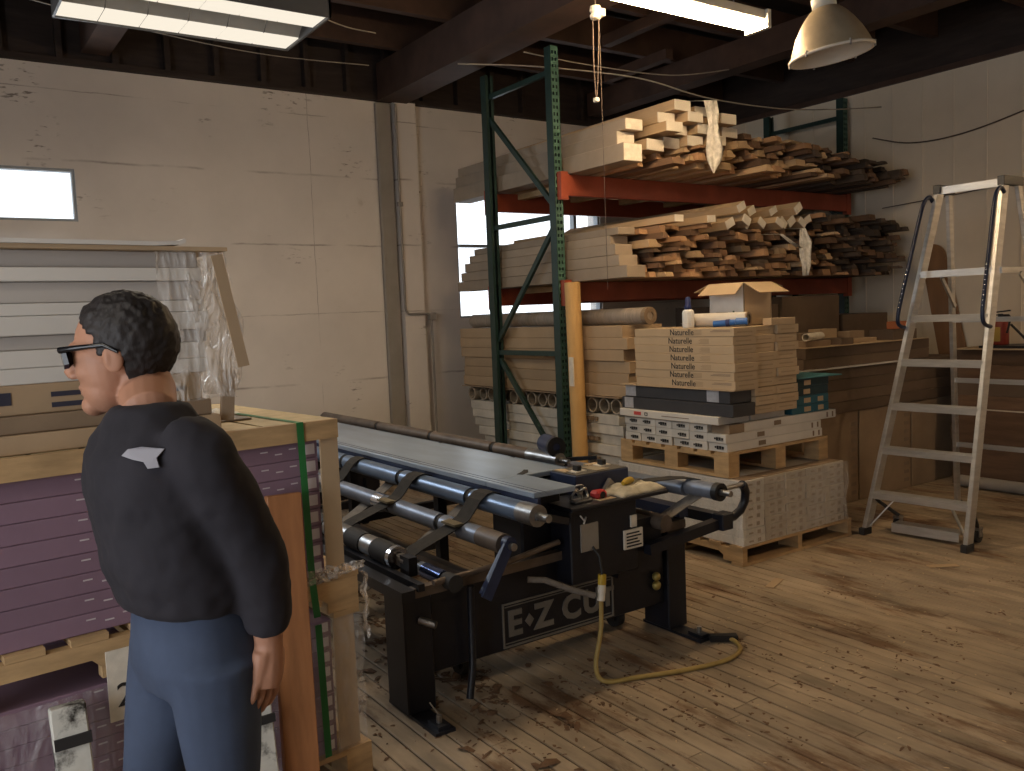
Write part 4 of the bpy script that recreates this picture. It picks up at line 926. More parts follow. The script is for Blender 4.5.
# ---- loose things on the machine
def ring(name, c, ro, ri, h, m, label, cat):
    o = B_().pipe((c[0], c[1], c[2]), (c[0], c[1], c[2]+h), ro, ri, 20).build(name, m); return tag(o, label, cat)
t = thing('tape_measure', tuple(MS @ Vector((2.50, 3.03, .8325))), 'red tape measure lying on the machine console shelf', 'tape measure')
B_().box(2.465, 2.535, 3.0, 3.06, .8325, .8705, c=.012).build('case', mat('red_plastic', (.45, .03, .03), .4, var=.15), t); B_().cyl((2.50, 2.998, .8525), (2.50, 3.0, .8525), .016, 14).build('badge', m_black, t); B_().box(2.535, 2.56, 3.015, 3.045, .8325, .8385).build('blade_tip', m_steel, t)
t = thing('clamp', tuple(MS @ Vector((2.38, 3.02, .8325))), 'tangled grey metal clamp on the machine console shelf', 'clamp')
for k, (dx, dz, rr_) in enumerate(((0, .03, .027), (.045, .034, .024), (.02, .055, .02))):
    pts = [(2.36+dx+rr_*math.cos(a), 3.02+.012*math.sin(2*a+k), .8385+dz+rr_*math.sin(a)) for a in [2*math.pi*j/14 for j in range(14)]]
    B_().tube(pts, .006, 8, closed=True).build('loop', m_steel, t)
B_().box(2.34, 2.44, 3.0, 3.05, .8325, .8465, c=.004).build('jaw', m_steel, t)
o = B_().prism([(0, 0), (.11, 0), (.05, .06)], .02, Matrix.Translation((2.60, 3.135, .8325)) @ FACE_MY).build('grey_wedge', m_metal_grey); tag(o, 'grey triangular wedge leaning on the console box', 'wedge')
t = thing('yellow_knife', tuple(MS @ Vector((2.71, 3.07, .8325))), 'yellow handled utility knife on the rag pile', 'knife')
B_().tube([(2.67, 3.05, .8735), (2.70, 3.06, .8785), (2.74, 3.075, .8785), (2.76, 3.08, .8735)], [.010, .016, .016, .010], 10).build('grip', mat('yellow_plastic', (.50, .33, .03), .45, var=.15), t); B_().bar((2.755, 3.08, .8735), (2.8205, 3.095, .8705), .012, .004).build('blade', m_steel, t)
rr = random.Random(5); rb = B_(); n = 14; vs = []; fs = []
for i in range(n):
    for j in range(n):
        u, v = i/(n-1), j/(n-1); e = 1-max(abs(u-.5), abs(v-.5))*2
        z = .8340+.030*min(1, e*2.2)+(.014*mnoise.noise(Vector((u*5, v*5, 1.3)))+.01*mnoise.noise(Vector((u*13, v*13, 4))))*min(1, e*3)
        vs.append((2.58+.30*u+.02*mnoise.noise(Vector((u*4, v*4, 9))), 2.96+.19*v+.03*(u-.5)+.02*mnoise.noise(Vector((u*4, v*4, 5))), max(.8340, z)))
for i in range(n-1):
    for j in range(n-1): fs.append((i*n+j, (i+1)*n+j, (i+1)*n+j+1, i*n+j+1))
o = rb.add(vs, fs, smooth=True).build('work_gloves', mat('cream_cloth', (.50, .45, .34), .9, var=.35, scale=14, bump=.4)); tag(o, 'crumpled cream rag and gloves heaped on the console shelf', 'rag'); so = o.modifiers.new('thick', 'SOLIDIFY'); so.thickness = .004
for k, (x, y, w, d) in enumerate(((2.46, 2.975, .10, .05), (2.58, 2.955, .06, .03))):
    o = B_().box(x, x+w, y, y+d, .8326, .8350).build('paper_slip', m_kraft if k == 0 else m_cwhite); tag(o, ('tan paper slip before the red tape measure', 'white paper slip beside the cream rag')[k], 'paper')
# ---- yellow air hose with its coupling
t = thing('air_hose', (2.55, 2.8, 0), 'yellow air hose hanging from the machine and curling over the floor', 'hose')
def crom(P, n=8):
    P = [Vector(p) for p in P]; out = []
    for i in range(len(P)-1):
        a, b, c, d = P[max(i-1, 0)], P[i], P[i+1], P[min(i+2, len(P)-1)]
        for k in range(n):
            t_ = k/n; out.append(.5*((2*b)+(-a+c)*t_+(2*a-5*b+4*c-d)*t_*t_+(-a+3*b-3*c+d)*t_**3))
    out.append(P[-1]); return out
B().tube(crom([(2.435, 2.90, .33), (2.415, 2.885, .20), (2.36, 2.86, .06), (2.36, 2.80, .012), (2.50, 2.74, .011), (2.72, 2.66, .011), (2.93, 2.62, .011), (3.07, 2.66, .011), (3.13, 2.74, .013), (3.12, 2.80, .02)]), .0105, 10).build('hose_line', mat('yellow_rubber_hose', (.36, .25, .075), .55, var=.2, scale=14), t)
B().cyl((2.435, 2.90, .33), (2.447, 2.905, .40), .018, 14).build('coupling', m_cwhite, t); B().cyl((2.447, 2.905, .40), (2.452, 2.907, .445), .019, 14).build('coupling_collar', mat('yellow_plastic', (0, 0, 0)), t); B().tube([(2.452, 2.907, .445), (2.46, 2.93, .52), (2.45, 2.965, .56)], .006, 8).build('supply_line', m_black, t)
B().bar((3.06, 2.84, .018), (3.17, 2.76, .018), .045, .03, c=.004).build('hose_end_fitting', m_black, t)

# ------------------------------------------------------------------ stacked pallets of purple cartons with the wrapped white panels
ML = Matrix.Translation((1.24, 2.784, 0)) @ Matrix.Rotation(R(6), 4, 'Z')
def L3(u, v, z): return ML @ Vector((u, v, z))
m_purple = mat('purple_carton', (0.235, 0.150, 0.205), .55, var=.15, scale=3, rnd=.12)
m_wprint = mat('white_print', (.55, .50, .52), .6, var=.1)
pallet(-1.28, -.01, -.02, 1.0, 0, .125, 'pine pallet on the floor under the purple cartons', M_=ML)
RZ6 = (0, 0, R(6))
def purple_layers(z0, z1, n, where, ur):
    h = (z1-z0)/n; half = (1.25+ur)/2
    me = B().box(-half/2+.001, half/2-.001, 0, .47, 0, h-.0012, c=.002).mesh('purple_carton', (0, 0, 0)); me.materials.append(m_purple)
    pr = B(); 
    sq = B().box(half/2-.045, half/2-.012, -.0015, .001, h*.2, h*.8).mesh('white_label', (0, 0, 0)); sq.materials.append(m_wprint)
    ln = [B().box(half/2-.045-.05*q-.06, half/2-.045-.05*q-.035, -.0015, .001, h*.62-.012*(q % 2), h*.62-.012*(q % 2)+.004).mesh('printed_line', (0, 0, 0)) for q in range(3)]
    for q in ln: q.materials.append(m_wprint)
    for k in range(n):
        for i in range(2):
            for j in range(2):
                p = L3(-1.25+half*(i+.5), .004+j*.49+random.uniform(0, .003), z0+k*h); o = inst('purple_carton', me, p, RZ6)
                tag(o, 'purple carton, layer %s of the %s load, %s row, %s corner board' % (('one', 'two', 'three', 'four', 'five', 'six', 'seven', 'eight', 'nine')[k], where, ('front', 'rear')[j], ('away from', 'beside')[i]), 'carton', 'purple cartons in the %s load' % where)
                if j == 0:
                    inst('white_label', sq, (0, 0, 0), parent=o)
                    for q in ln: inst('printed_line', q, (0, 0, 0), parent=o)
purple_layers(.1265, .60, 9, 'lower', -.13)
purple_layers(.758, 1.225, 8, 'upper', -.14)
# stringer pallet between the two loads, notched boards to the front
t = thing('wooden_pallet', tuple(L3(-.65, .5, .61)), 'notched pine pallet between the two purple carton loads', 'pallet', 'wooden pallets')
for v in (.0, .48, .96):
    poly = [(-1.28, .625), (-1.22, .625), (-1.22, .66), (-1.19, .685), (-.90, .685), (-.875, .66), (-.875, .625), (-.45, .625), (-.45, .66), (-.42, .685), (-.18, .685), (-.15, .66), (-.15, .625), (-.03, .625), (-.03, .735), (-1.28, .735)]
    B(ML).prism(poly, .04, Matrix.Translation((0, v+.04-.02, 0)) @ FACE_MY).build('stringer', m_pine, t)
for i in range(8):
    u = -1.28+i*.165; B(ML).box(u, u+.10, -.02, 1.0, .736, .756).build('deck_board', m_pine, t)
for i in range(3):
    u = -1.28+i*.575; B(ML).box(u, u+.10, -.02, 1.0, .605, .624).build('deck_board', m_pine, t)
# tan corner boards and top frame
for z0, z1, u0, u1, w in ((.762, 1.225, -.135, -.068, 'upper'), (.13, .60, -.125, -.045, 'lower')):
    o = B(ML).box(u0, u1, -.004, .004, z0, z1).box(u1-.006, u1, .004, .10, z0, z1).build('corner_board', m_kraft); tag(o, 'tan cardboard corner board on the %s purple load' % w, 'cardboard')
t = thing('crate_lid', tuple(L3(-.65, .5, 1.226)), 'pine lid frame on top of the upper purple load', 'lid')
B(ML).box(-1.27, -.07, -.015, .01, 1.226, 1.29).build('front_rail', m_pine, t); B(ML).box(-1.27, -.07, .97, .995, 1.226, 1.29).build('rear_rail', m_pine, t)
for i in range(9): B(ML).box(-1.27+i*.135, -1.27+i*.135+.12, .01, .97, 1.268, 1.29).build('lid_board', mat('pale_pine_lid', (.56, .44, .25), .75, var=.25, scale=4, stretch=(3, 3, 3), rnd=.1), t)
m_gstrap = mat('green_plastic_strap', (.02, .16, .045), .4, var=.15)
o = B(ML).add([(-.225, -.019, 1.2925), (-.200, -.019, 1.2925), (-.225, .97, 1.2925), (-.200, .97, 1.2925), (-.215, -.021, .76), (-.190, -.021, .76), (-.205, -.023, .625), (-.18, -.023, .625)], [(0, 1, 3, 2), (4, 5, 1, 0), (6, 7, 5, 4)]).build('green_strap', m_gstrap); tag(o, 'green plastic strap over the upper purple load and lid', 'strap'); o.modifiers.new('thick', 'SOLIDIFY').thickness = .001
o = B(ML).add([(-.205, -.026, .60), (-.18, -.026, .60), (-.195, -.026, .13), (-.17, -.026, .13)], [(0, 2, 3, 1)]).build('green_strap', m_gstrap); tag(o, 'green plastic strap under film on the lower purple load', 'strap'); o.modifiers.new('thick', 'SOLIDIFY').thickness = .001
film_wrap('stretch_film', -1.28, -.03, -.008, .99, .127, .60, 'wrinkled clear film around the lower purple load', .012, ML, 'fr')
# bunched film at the pallet corner
def sheet(name, fn, nu, nv, m, label, cat):
    b = B(ML); vs = [fn(i/(nu-1), j/(nv-1)) for i in range(nu) for j in range(nv)]
    fs = [(i*nv+j, (i+1)*nv+j, (i+1)*nv+j+1, i*nv+j+1) for i in range(nu-1) for j in range(nv-1)]
    o = b.add(vs, fs, smooth=True).build(name, m); return tag(o, label, cat)
def nz3(a, b, c, s=1): return mnoise.noise(Vector((a*s, b*s, c*s)))
m_film2 = film_mat('bunched_film', .28, (.95, .9, .85))
sheet('plastic_film_scrap', lambda a, b: (-.26+.25*a+.02*nz3(a, b, 1, 7), -.035-.02*abs(nz3(a, b, 2, 9)), .735+.06*b*(1-.6*a)+.03*a+.02*nz3(a, b, 3, 8)), 24, 10, m_film2, 'bunched clear film at the corner above the notched pallet', 'plastic film')
sheet('plastic_film_scrap', lambda a, b: (-.005+.05*b+.03*nz3(a, b, 1, 5), -.03+.10*b, .72-.22*a+.02*nz3(a, b, 3, 6)), 16, 8, m_film2, 'loose flap of clear film hanging off the notched pallet corner', 'plastic film')
# lid litter
o = B(ML).box(-.46, -.26, .25, .55, 1.291, 1.297).build('grey_card', mat('grey_card', (.24, .20, .17), .8)); tag(o, 'grey card lying on the pine lid', 'cardboard')
sheet('plastic_film_scrap', lambda a, b: (-.38+.16*a, .42+.2*b, 1.299+.035*abs(nz3(a, b, 1, 6))*min(1, 6*min(a, 1-a, b, 1-b)+.1)), 18, 14, m_rag, 'crumpled white film on the grey card', 'plastic film')
# planks leaning on the load
m_red = mat('reddish_pine_plank', (.36, .155, .062), .6, var=.3, scale=4, stretch=(5, 5, .6), bump=.1)
o = B().bar(L3(-.30, -.045, 1.07), L3(-.335, -.13, .004), .115, .030, c=.003, upv=(0, 1, 0)).build('wooden_plank', m_red); tag(o, 'reddish wooden plank leaning upright on the purple cartons', 'plank')
m_dirty = mat('dirty_white_block', (.60, .585, .53), .8, var=.2, scale=9, col2=(.03, .025, .02), thr=.52, bump=.3)
o = B().bar(L3(-.475, -.10, .50), L3(-.475, -.16, .004), .105, .05, c=.004, upv=(0, 1, 0)).build('painted_block', m_dirty); tag(o, 'dirty white painted block standing beside the reddish plank', 'block')
B().bar(L3(-.475, -.141, .41), L3(-.475, -.144, .385), .107, .012, upv=(0, 1, 0)).build('black_stripe', m_ink, o)
o = B().bar(L3(-.985, -.07, .60), L3(-.98, -.15, .004), .09, .05, c=.004, upv=(0, 1, 0)).build('painted_block', m_dirty); tag(o, 'dirty white painted block leaning on the lower purple load left of the jeans', 'block')
B().bar(L3(-.984, -.108, .525), L3(-.984, -.112, .495), .092, .012, upv=(0, 1, 0)).build('black_stripe', m_ink, o)
o = B(ML).box(-.865, -.74, -.026, -.022, .49, .70).build('paper_label', m_cwhite); tag(o, 'white paper sheet marked with a black figure on the lower purple load', 'paper')
me = text_mesh('2', .10, m_ink, ML @ Matrix.Translation((-.82, -.027, .56)) @ FACE_MY, .0006); me.transform(Matrix.Translation(-ORG[o])); q = bpy.data.objects.new('handwritten_figure', me); COL.objects.link(q); q.parent = o
# brown cartons and white panels on the lid
z = 1.2915
for k, (h, m_, lab) in enumerate(((.055, m_card, 'long brown carton lying lowest on the pine lid'), (.05, m_card_d, 'dull brown carton between two brown cartons on the pine lid'), (.085, m_card, 'tall brown carton with dark slots under the white panels'))):
    o = B(ML).box(-1.40, -.46-.02*k, .02+.02*k, .86, z, z+h-.001, c=.003).build('brown_carton', m_); tag(o, lab, 'carton', 'brown cartons under the white panels')
    if k == 2:
        for u0, u1, dz in ((-1.2, -1.03, .03), (-.93, -.84, .045), (-.93, -.84, .015), (-.62, -.55, .03)): B(ML).box(u0, u1, .0585, .07, z+dz, z+dz+(.035 if u0 < -1 else .014)).build('slot', mat('dark_slot', (.03, .03, .05), .7), o)
    z += h
m_panel = mat('white_panel', (.60, .575, .54), .6, var=.06, scale=2, rnd=.05); m_panel_shade = mat('shadow_tone_panel', (.44, .41, .385), .6, var=.08, scale=2, rnd=.05)  # grey copy of the panel white paints the shadow stripes between layers
hs = (.045, .05, .04, .055, .035, .06, .04, .05)
for k, h in enumerate(hs):
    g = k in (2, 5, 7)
    o = B(ML).box(-1.42, -.47+random.uniform(-.012, .012), (.075 if g else .06)+random.uniform(-.004, .004), .84, z, z+h-.0012, c=.002).build('white_wrapped_board', m_panel_shade if g else m_panel); tag(o, ('recessed panel with painted shadow tone' if g else 'white flat panel')+' in the wrapped stack, number %s upward' % ('one', 'two', 'three', 'four', 'five', 'six', 'seven', 'eight')[k], 'panel', 'wrapped white panels'); z += h
o = B(ML).box(-1.42, -.40, .03, .86, z, z+.012).build('cover_board', m_kraft); tag(o, 'thin tan cover board on the wrapped white panels', 'board'); z += .0125
o = B(ML).add([(-1.42, .02, z), (-.62, .02, z), (-.55, .02, z+.004), (-.53, .02, z+.012), (-1.42, .8, z), (-.62, .8, z), (-.55, .8, z+.004), (-.53, .8, z+.012)], [(0, 1, 5, 4), (1, 2, 6, 5), (2, 3, 7, 6)]).build('white_cover_sheet', m_panel); tag(o, 'white sheet with a curled end on the tan cover board', 'sheet'); so = o.modifiers.new('thick', 'SOLIDIFY'); so.thickness = .012; so.offset = 1
ztop = z
def filmf(a, b):
    zz = ztop-.015-.46*a; out = .02+.085*math.sin(math.pi*min(1, a*.95+.1))*a+.02*nz3(a, b, 1, 5)
    s_ = b*1.3
    if s_ < .45: return (-.62+(.2+out)*s_/.45, .045-.012*abs(nz3(a, b, 5, 11))-.05*a*s_, zz+.012*nz3(a, b, 2, 6))
    return (-.42+out+.015*nz3(a, b, 4, 8), .045+(s_-.45)*.85, zz+.02*nz3(a, b, 3, 6))
sheet('stretch_film', filmf, 34, 40, film_mat('shiny_film', .24, (.9, .84, .78)), 'shiny clear film hanging over the end of the white panels', 'plastic film')
o = B().bar(L3(-.432, .04, 1.845), L3(-.375, .02, 1.49), .036, .006, upv=(0, 1, 0)).build('cardboard_edge_strip', m_card); tag(o, 'brown cardboard edge strip slanting down inside the film', 'cardboard')
o = B().bar(L3(-.43, .05, 1.32), L3(-.415, .05, 1.48), .04, .02, upv=(0, 1, 0)).build('brown_carton_end', m_card_d); tag(o, 'small brown card stub below the slanting edge strip', 'cardboard')

# ------------------------------------------------------------------ platform ladder
ld = thing('platform_ladder', (5.9, 3.15, 0), 'tall aluminium platform ladder with dark blue handrails', 'ladder')
def lerp(a, b, t): return Vector(a)+(Vector(b)-Vector(a))*t
FL, FR = Vector((5.34, 3.486, 0)), Vector((5.40, 2.81, 0)); TL, TR = Vector((5.92, 3.275, 2.36)), Vector((5.92, 2.845, 2.36))
RLf, RRf = Vector((6.58, 3.50, 0)), Vector((6.62, 2.74, 0)); RLt, RRt = Vector((6.06, 3.29, 2.36)), Vector((6.06, 2.83, 2.36))
for a, b in ((FL, TL), (FR, TR)):
    r_ = B().bar(a, b, .030, .075, c=.003, upv=(-1, 0, .25)).build('front_rail', m_alu, ld)
    B().box(a.x-.05, a.x+.045, a.y-.022, a.y+.022, 0, .05, c=.004).build('rubber_foot', m_rubber, r_)
for a, b in ((RLf, RLt), (RRf, RRt)): 
    r_ = B().bar(a, b, .028, .05, c=.003, upv=(1, 0, .2)).build('rear_leg', m_alu, ld)
    B().box(a.x-.03, a.x+.03, a.y-.022, a.y+.022, 0, .04).build('rubber_foot', m_rubber, r_)
for z in (.295, .60, .90, 1.20, 1.50, 1.80):
    t_ = z/2.36; a = lerp(FL, TL, t_); b = lerp(FR, TR, t_); w = .10 if z < 1.7 else .40
    st = B().bar((a.x-.035+w/2, a.y, z-.004), (b.x-.035+w/2, b.y, z-.004), w, .008).bar((a.x-.038, a.y, z-.022), (b.x-.038, b.y, z-.022), .008, .044)
    so = st.build('step' if z < 1.7 else 'platform', m_alu, ld)
    for q in range(4 if z < 1.7 else 8): B().bar((a.x-.025+q*w/(5 if z < 1.7 else 9), a.y-.015, z+.001), (b.x-.025+q*w/(5 if z < 1.7 else 9), b.y+.015, z+.001), .008, .003).build('tread_rib', m_alu, so)
B().bar(TL+Vector((-.02, 0, -.01)), TR+Vector((-.02, 0, -.01)), .02, .05).build('top_guard', m_alu, ld)
B().box(5.896, 5.900, 3.02, 3.10, 2.335, 2.365).build('maker_plate', m_cwhite, ld)
for a, b in ((TL, RLt), (TR, RRt)): B().bar(a+Vector((-.05, 0, 0)), b+Vector((.04, 0, 0)), .05, .06, c=.004).build('top_cap', mat('dark_grey_cap', (.08, .075, .07), .5), ld)
for y, t_ in ((3.30, 0), (2.82, 1)): B().bar((5.82, y, 1.78), (6.2, y, 1.78), .02, .04).build('platform_side', m_alu, ld)
for y0, y1 in ((3.32, 3.34), (2.79, 2.77)): B().bar((6.02, y0, 1.76), (6.24, y1, 1.55), .015, .03).build('platform_stay', m_alu, ld)
for z in (.5, 1.0, 1.45):
    a = lerp(RLf, RLt, z/2.36); b = lerp(RRf, RRt, z/2.36); B().bar(a, b, .02, .035).build('rear_cross_bar', m_alu, ld)
for a, b, y in ((FL, TL, 1), (FR, TR, -1)):
    p = lerp(a, b, .29/2.36); B().bar((p.x+.02, p.y-.16*y, .28), (a.x+.03, a.y-.01*y, .05), .02, .008).build('corner_brace', m_alu, ld)
m_rail = mat('dark_blue_handrail', (.012, .018, .045), .35, var=.15)
for a, b, y in ((FL, TL, .02), (FR, TR, -.02)):
    P = []
    for zz, off in ((2.28, .0), (2.31, .05), (2.27, .10), (2.15, .115), (1.9, .12), (1.65, .125), (1.50, .12), (1.44, .08), (1.42, .0)):
        q = lerp(a, b, zz/2.36); P.append((q.x-.03-off, q.y+y, zz))
    hr = B().tube(crom(P, 5), .013, 10).build('handrail', m_rail, ld)
    for k in range(9):
        zz = 1.56+k*.032; q = lerp(a, b, zz/2.36); B().ell((q.x-.03-.124-.011, q.y+y, zz), (.004, .007, .006), 8, 6).build('grip_stud', m_chrome, hr)
# base tread and casters
B().bar((5.50, 3.36, .075), (5.55, 2.92, .075), .10, .012).bar((5.455, 3.36, .05), (5.505, 2.92, .05), .010, .06).build('base_plate', m_alu, ld)
for p in ((5.60, 3.40), (5.66, 2.88)):
    c = B().cyl((p[0], p[1]-.015, .045), (p[0], p[1]+.015, .045), .045, 16).build('caster', m_rubber, ld); B().box(p[0]-.03, p[0]+.03, p[1]-.024, p[1]+.024, .085, .10).box(p[0]-.02, p[0]+.02, p[1]-.024, p[1]-.018, .04, .09).box(p[0]-.02, p[0]+.02, p[1]+.018, p[1]+.024, .04, .09).build('caster_fork', m_steel, c)
B().bar((5.60, 3.40, .105), (5.40, 3.46, .25), .02, .02).bar((5.66, 2.88, .105), (5.47, 2.82, .27), .02, .02).build('caster_spring_arm', m_rubber, ld)
B().tube(crom([(6.05, 2.86, 1.42), (6.2, 2.78, 1.25), (6.35, 2.66, 1.0), (6.5, 2.6, .8)]), .009, 8).build('tie_cord', m_black, ld)

# ------------------------------------------------------------------ long stock beyond the pallet, along the rack front and the right wall
m_dcard = mat('dark_long_carton', (.135, .092, .062), .8, var=.25, scale=3, rnd=.2)
for i, (x0, x1) in enumerate(((5.50, 6.22), (6.24, 6.98), (7.0, 7.9))):
    o = B().box(x0, x1, 4.12, 4.54, 0, .74, c=.004).build('big_brown_carton', m_card_d); tag(o, 'big brown carton under the long dark cartons, %s' % ('beside the loaded pallet', 'the middle one', 'by the grey-beige wall')[i], 'carton', 'big brown cartons')
    for q in range(9): B().box(x1-.10, x1-.03, 4.1185, 4.125, .06+q*.07, .09+q*.07).build('slot', m_ink_grey, o)
z = .742
for k in range(4):
    o = B().box(5.42+.03*k, 7.9-.05*k, 4.10, 4.55, z, z+.088, c=.003).build('long_dark_carton', m_dcard); tag(o, 'long dark carton on the big brown cartons, %s of four' % ('bottom', 'second', 'third', 'top')[k], 'carton', 'long dark cartons'); z += .0895
o = B().box(5.40, 6.75, 4.06, 4.5, z, z+.012).build('white_edged_board', m_panel); tag(o, 'thin white-edged board on the long dark cartons', 'board'); z += .0125
for k in range(2):
    o = B().box(5.48+.02*k, 7.2, 4.08, 4.52, z, z+.08, c=.003).build('long_flat_carton', m_dcard); tag(o, 'long flat carton above the white-edged board, %s of two' % ('lower', 'upper')[k], 'carton'); z += .081
o = B().box(5.52, 7.15, 4.06, 4.50, z, z+.005).build('tan_sheet', m_kraft); tag(o, 'tan sheet covering the long flat cartons', 'sheet'); z += .0055
# clutter on it
rl2 = random.Random(11)
o = B().box(6.72, 7.08, 4.12, 4.34, z, z+.085, c=.003).build('small_dark_box', m_dcard); tag(o, 'small dark box on the tan sheet', 'box')
o = B().box(6.90, 7.06, 4.14, 4.30, z+.0855, z+.15, c=.004).build('orange_box', mat('dull_orange', (.40, .12, .04), .7, var=.2)); tag(o, 'dull orange box on the small dark box', 'box'); o.rotation_euler = (0, 0, R(12))
for k, (x, y, w, d, h) in enumerate(((5.60, 4.14, .30, .12, .045), (5.98, 4.10, .16, .2, .05), (6.22, 4.16, .34, .1, .035), (6.36, 4.28, .2, .12, .09), (5.74, 4.30, .26, .14, .10), (6.05, 4.34, .22, .12, .12))):
    o = B().box(x, x+w, y, y+d, z, z+h, c=.003).build('offcut_box', (m_card_d, m_dcard, m_lum3)[k % 3] if False else (m_card_d, m_dcard, m_card)[k % 3]); o.rotation_euler = (0, 0, R(rl2.uniform(-3, 3))); tag(o, ('flat brown offcut box at the end of the tan sheet', 'squat dark offcut box on the tan sheet', 'long low brown offcut box on the tan sheet', 'narrow brown offcut box behind the low one', 'dark upright offcut box on the tan sheet', 'tall brown offcut box on the tan sheet')[k], 'box', 'offcut boxes')
o = B().pipe((5.56, 4.12, z+.078), (5.86, 4.20, z+.078), .03, .024, 14).build('paper_tube', m_cwhite); tag(o, 'short white paper tube on the flat brown offcut box', 'tube'); o.location.z -= .0005
# dark boxes added to hide the lit wall and deepen the under-rack shade
for i, (x0, x1, h, lab) in enumerate(((5.30, 6.05, 1.62, 'tall dark box added for shade under the rack beside the white boxes'), (6.1, 6.9, 1.68, 'tallest dark box added for shade under the rack'), (6.95, 7.66, 1.5, 'short dark box added for shade under the rack by the far post'))):
    o = B().box(x0, x1, 4.75, 5.22, 0, h, c=.004).build('added_shade_box', m_dcard); tag(o, lab, 'carton', 'added shade boxes under the rack')
# along the right wall
z = 0
for k in range(9):
    h = .13; o = B().box(7.36+rl2.uniform(0, .04), 7.93, 2.2+rl2.uniform(-.1, .1), 3.98+rl2.uniform(-.04, .0), z, z+h-.0015, c=.003).build('stacked_plank_bundle', m_lum3 if k % 3 else m_dcard)
    tag(o, 'dark plank bundle in the stack by the grey-beige wall, %s' % ('lowest', 'second', 'third', 'fourth', 'fifth', 'sixth', 'seventh', 'eighth', 'topmost')[k], 'lumber', 'plank bundles by the wall'); z += h
o = B().box(7.30, 7.92, 2.3, 3.9, z, z+.012).build('pale_board', m_kraft); tag(o, 'pale board on the dark plank bundles by the wall', 'board'); z += .0125
o = B().box(7.32, 7.70, 3.3, 3.72, z, z+.02, c=.003).build('black_tray', m_black); tag(o, 'flat black tray on the pale board by the wall', 'tray'); z2 = z+.02
fe = thing('fire_extinguisher', (7.52, 3.64, z2), 'small red fire extinguisher with a yellow label on the black tray', 'fire extinguisher')
B().lathe((7.52, 3.64, z2), [(0, 0), (.062, 0), (.066, .008), (.066, .17), (.055, .205), (.03, .222), (0, .224)], 24).build('cylinder', mat('red_extinguisher', (.20, .03, .018), .4, var=.15), fe)
B().box(7.448, 7.456, 3.61, 3.67, z2+.03, z2+.15).build('label', mat('yellow_label', (.42, .28, .06), .6), fe)
B().cyl((7.52, 3.64, z2+.22), (7.52, 3.64, z2+.26), .02, 12).build('valve', m_black, fe); B().bar((7.50, 3.70, z2+.27), (7.52, 3.56, z2+.285), .022, .012).build('lever', m_black, fe); B().bar((7.50, 3.68, z2+.25), (7.52, 3.57, z2+.25), .02, .01).build('carry_handle', m_black, fe)
B().tube(crom([(7.50, 3.61, z2+.24), (7.48, 3.55, z2+.24), (7.46, 3.54, z2+.18), (7.46, 3.56, z2+.10)]), .009, 8).build('hose', m_black, fe)
# rounded wooden panel leaning on the wall
poly = [(-.14, 0), (.14, 0)]+[(.13-.03*0, 2.0)]
poly = [(-.15, 0), (.15, 0), (.115, 2.0)]+[(.115*math.cos(R(a)), 2.0+.13*math.sin(R(a))) for a in range(15, 180, 15)]+[(-.115, 2.0)]
mm = Matrix.Translation((7.93, 4.10, .0)) @ Matrix(((0, 0, -1, 0), (-1, 0, 0, 0), (0, 1, 0, 0), (0, 0, 0, 1))) @ Matrix.Rotation(R(11.5), 4, 'Z')
mm = Matrix.Translation((7.965, 4.06, .03)) @ Matrix(((0, 0, -1, 0), (-1, 0, 0, 0), (0, 1, 0, 0), (0, 0, 0, 1))) @ Matrix.Rotation(R(11.5), 4, 'Z')
o = B().prism(poly, .022, mm).build('rounded_panel', mat('varnished_panel', (.22, .115, .055), .5, var=.25, scale=3, stretch=(3, 3, .5))); tag(o, 'long wooden panel with a rounded top leaning on the grey-beige wall', 'panel')
o = B().cyl((7.26, 2.2, .055), (7.26, 3.85, .055), .05, 16).build('floor_pipe', m_metal_grey); tag(o, 'grey pipe lying on the floor before the plank bundles', 'pipe')
o = B().box(7.335, 7.352, 2.2, 3.9, 0, .66).build('leaning_board', m_lum3); tag(o, 'thin board standing against the plank bundles with a pale top edge', 'board'); B().box(7.334, 7.353, 2.2, 3.9, .66, .668).build('pale_edge', m_cwhite, o)

# ------------------------------------------------------------------ cords and wires
m_wire = mat('pale_cord', (.34, .30, .25), .7, var=.1); m_wire_d = mat('brown_cord', (.10, .07, .055), .7, var=.1)
pl = thing('cord_pulley', (3.42, 3.95, 3.34), 'white ceiling pulley with two cords hanging from the girder', 'pulley')
B().lathe((3.42, 3.95, 3.34), [(0, -.02), (.03, -.02), (.035, 0), (.022, .012), (.035, .024), (.03, .05), (0, .05)], 18).build('pulley_wheel', m_cwhite, pl); B().box(3.44, 3.48, 3.93, 3.97, 3.34, 3.38).build('pulley_block', m_cwhite, pl)
B().tube([(3.42, 3.95, 3.39), (3.42, 3.95, 4.02)], .004, 6).build('hanger', m_wire_d, pl)
B().tube(crom([(3.40, 3.95, 3.33), (3.395, 3.95, 3.1), (3.41, 3.96, 2.92), (3.415, 3.96, 2.87)]), .003, 6).build('cord', m_wire_d, pl); B().tube([(3.445, 3.95, 3.33), (3.43, 3.955, 3.0), (3.42, 3.96, 2.87)], .0025, 6).build('cord', m_wire_d, pl); B().box(3.40, 3.43, 3.945, 3.975, 2.845, 2.87, c=.004).build('cord_toggle', m_cwhite, pl)
B().tube([(3.447, 3.95, 3.33), (3.45, 3.95, 1.75)], .0018, 5).build('pull_string', m_wire_d, pl)
def wire(pts, r, m, label): o = B().tube(crom(pts, 8), r, 6).build('cable', m); return tag(o, label, 'cable')
wire([(3.80, 6.1, 3.66), (4.3, 5.7, 3.60), (5.0, 5.3, 3.50), (5.6, 5.1, 3.36), (6.4, 5.0, 3.33), (7.2, 5.0, 3.40), (7.97, 5.0, 3.5)], .006, m_wire, 'pale cable sagging from the deep girder past the green post')
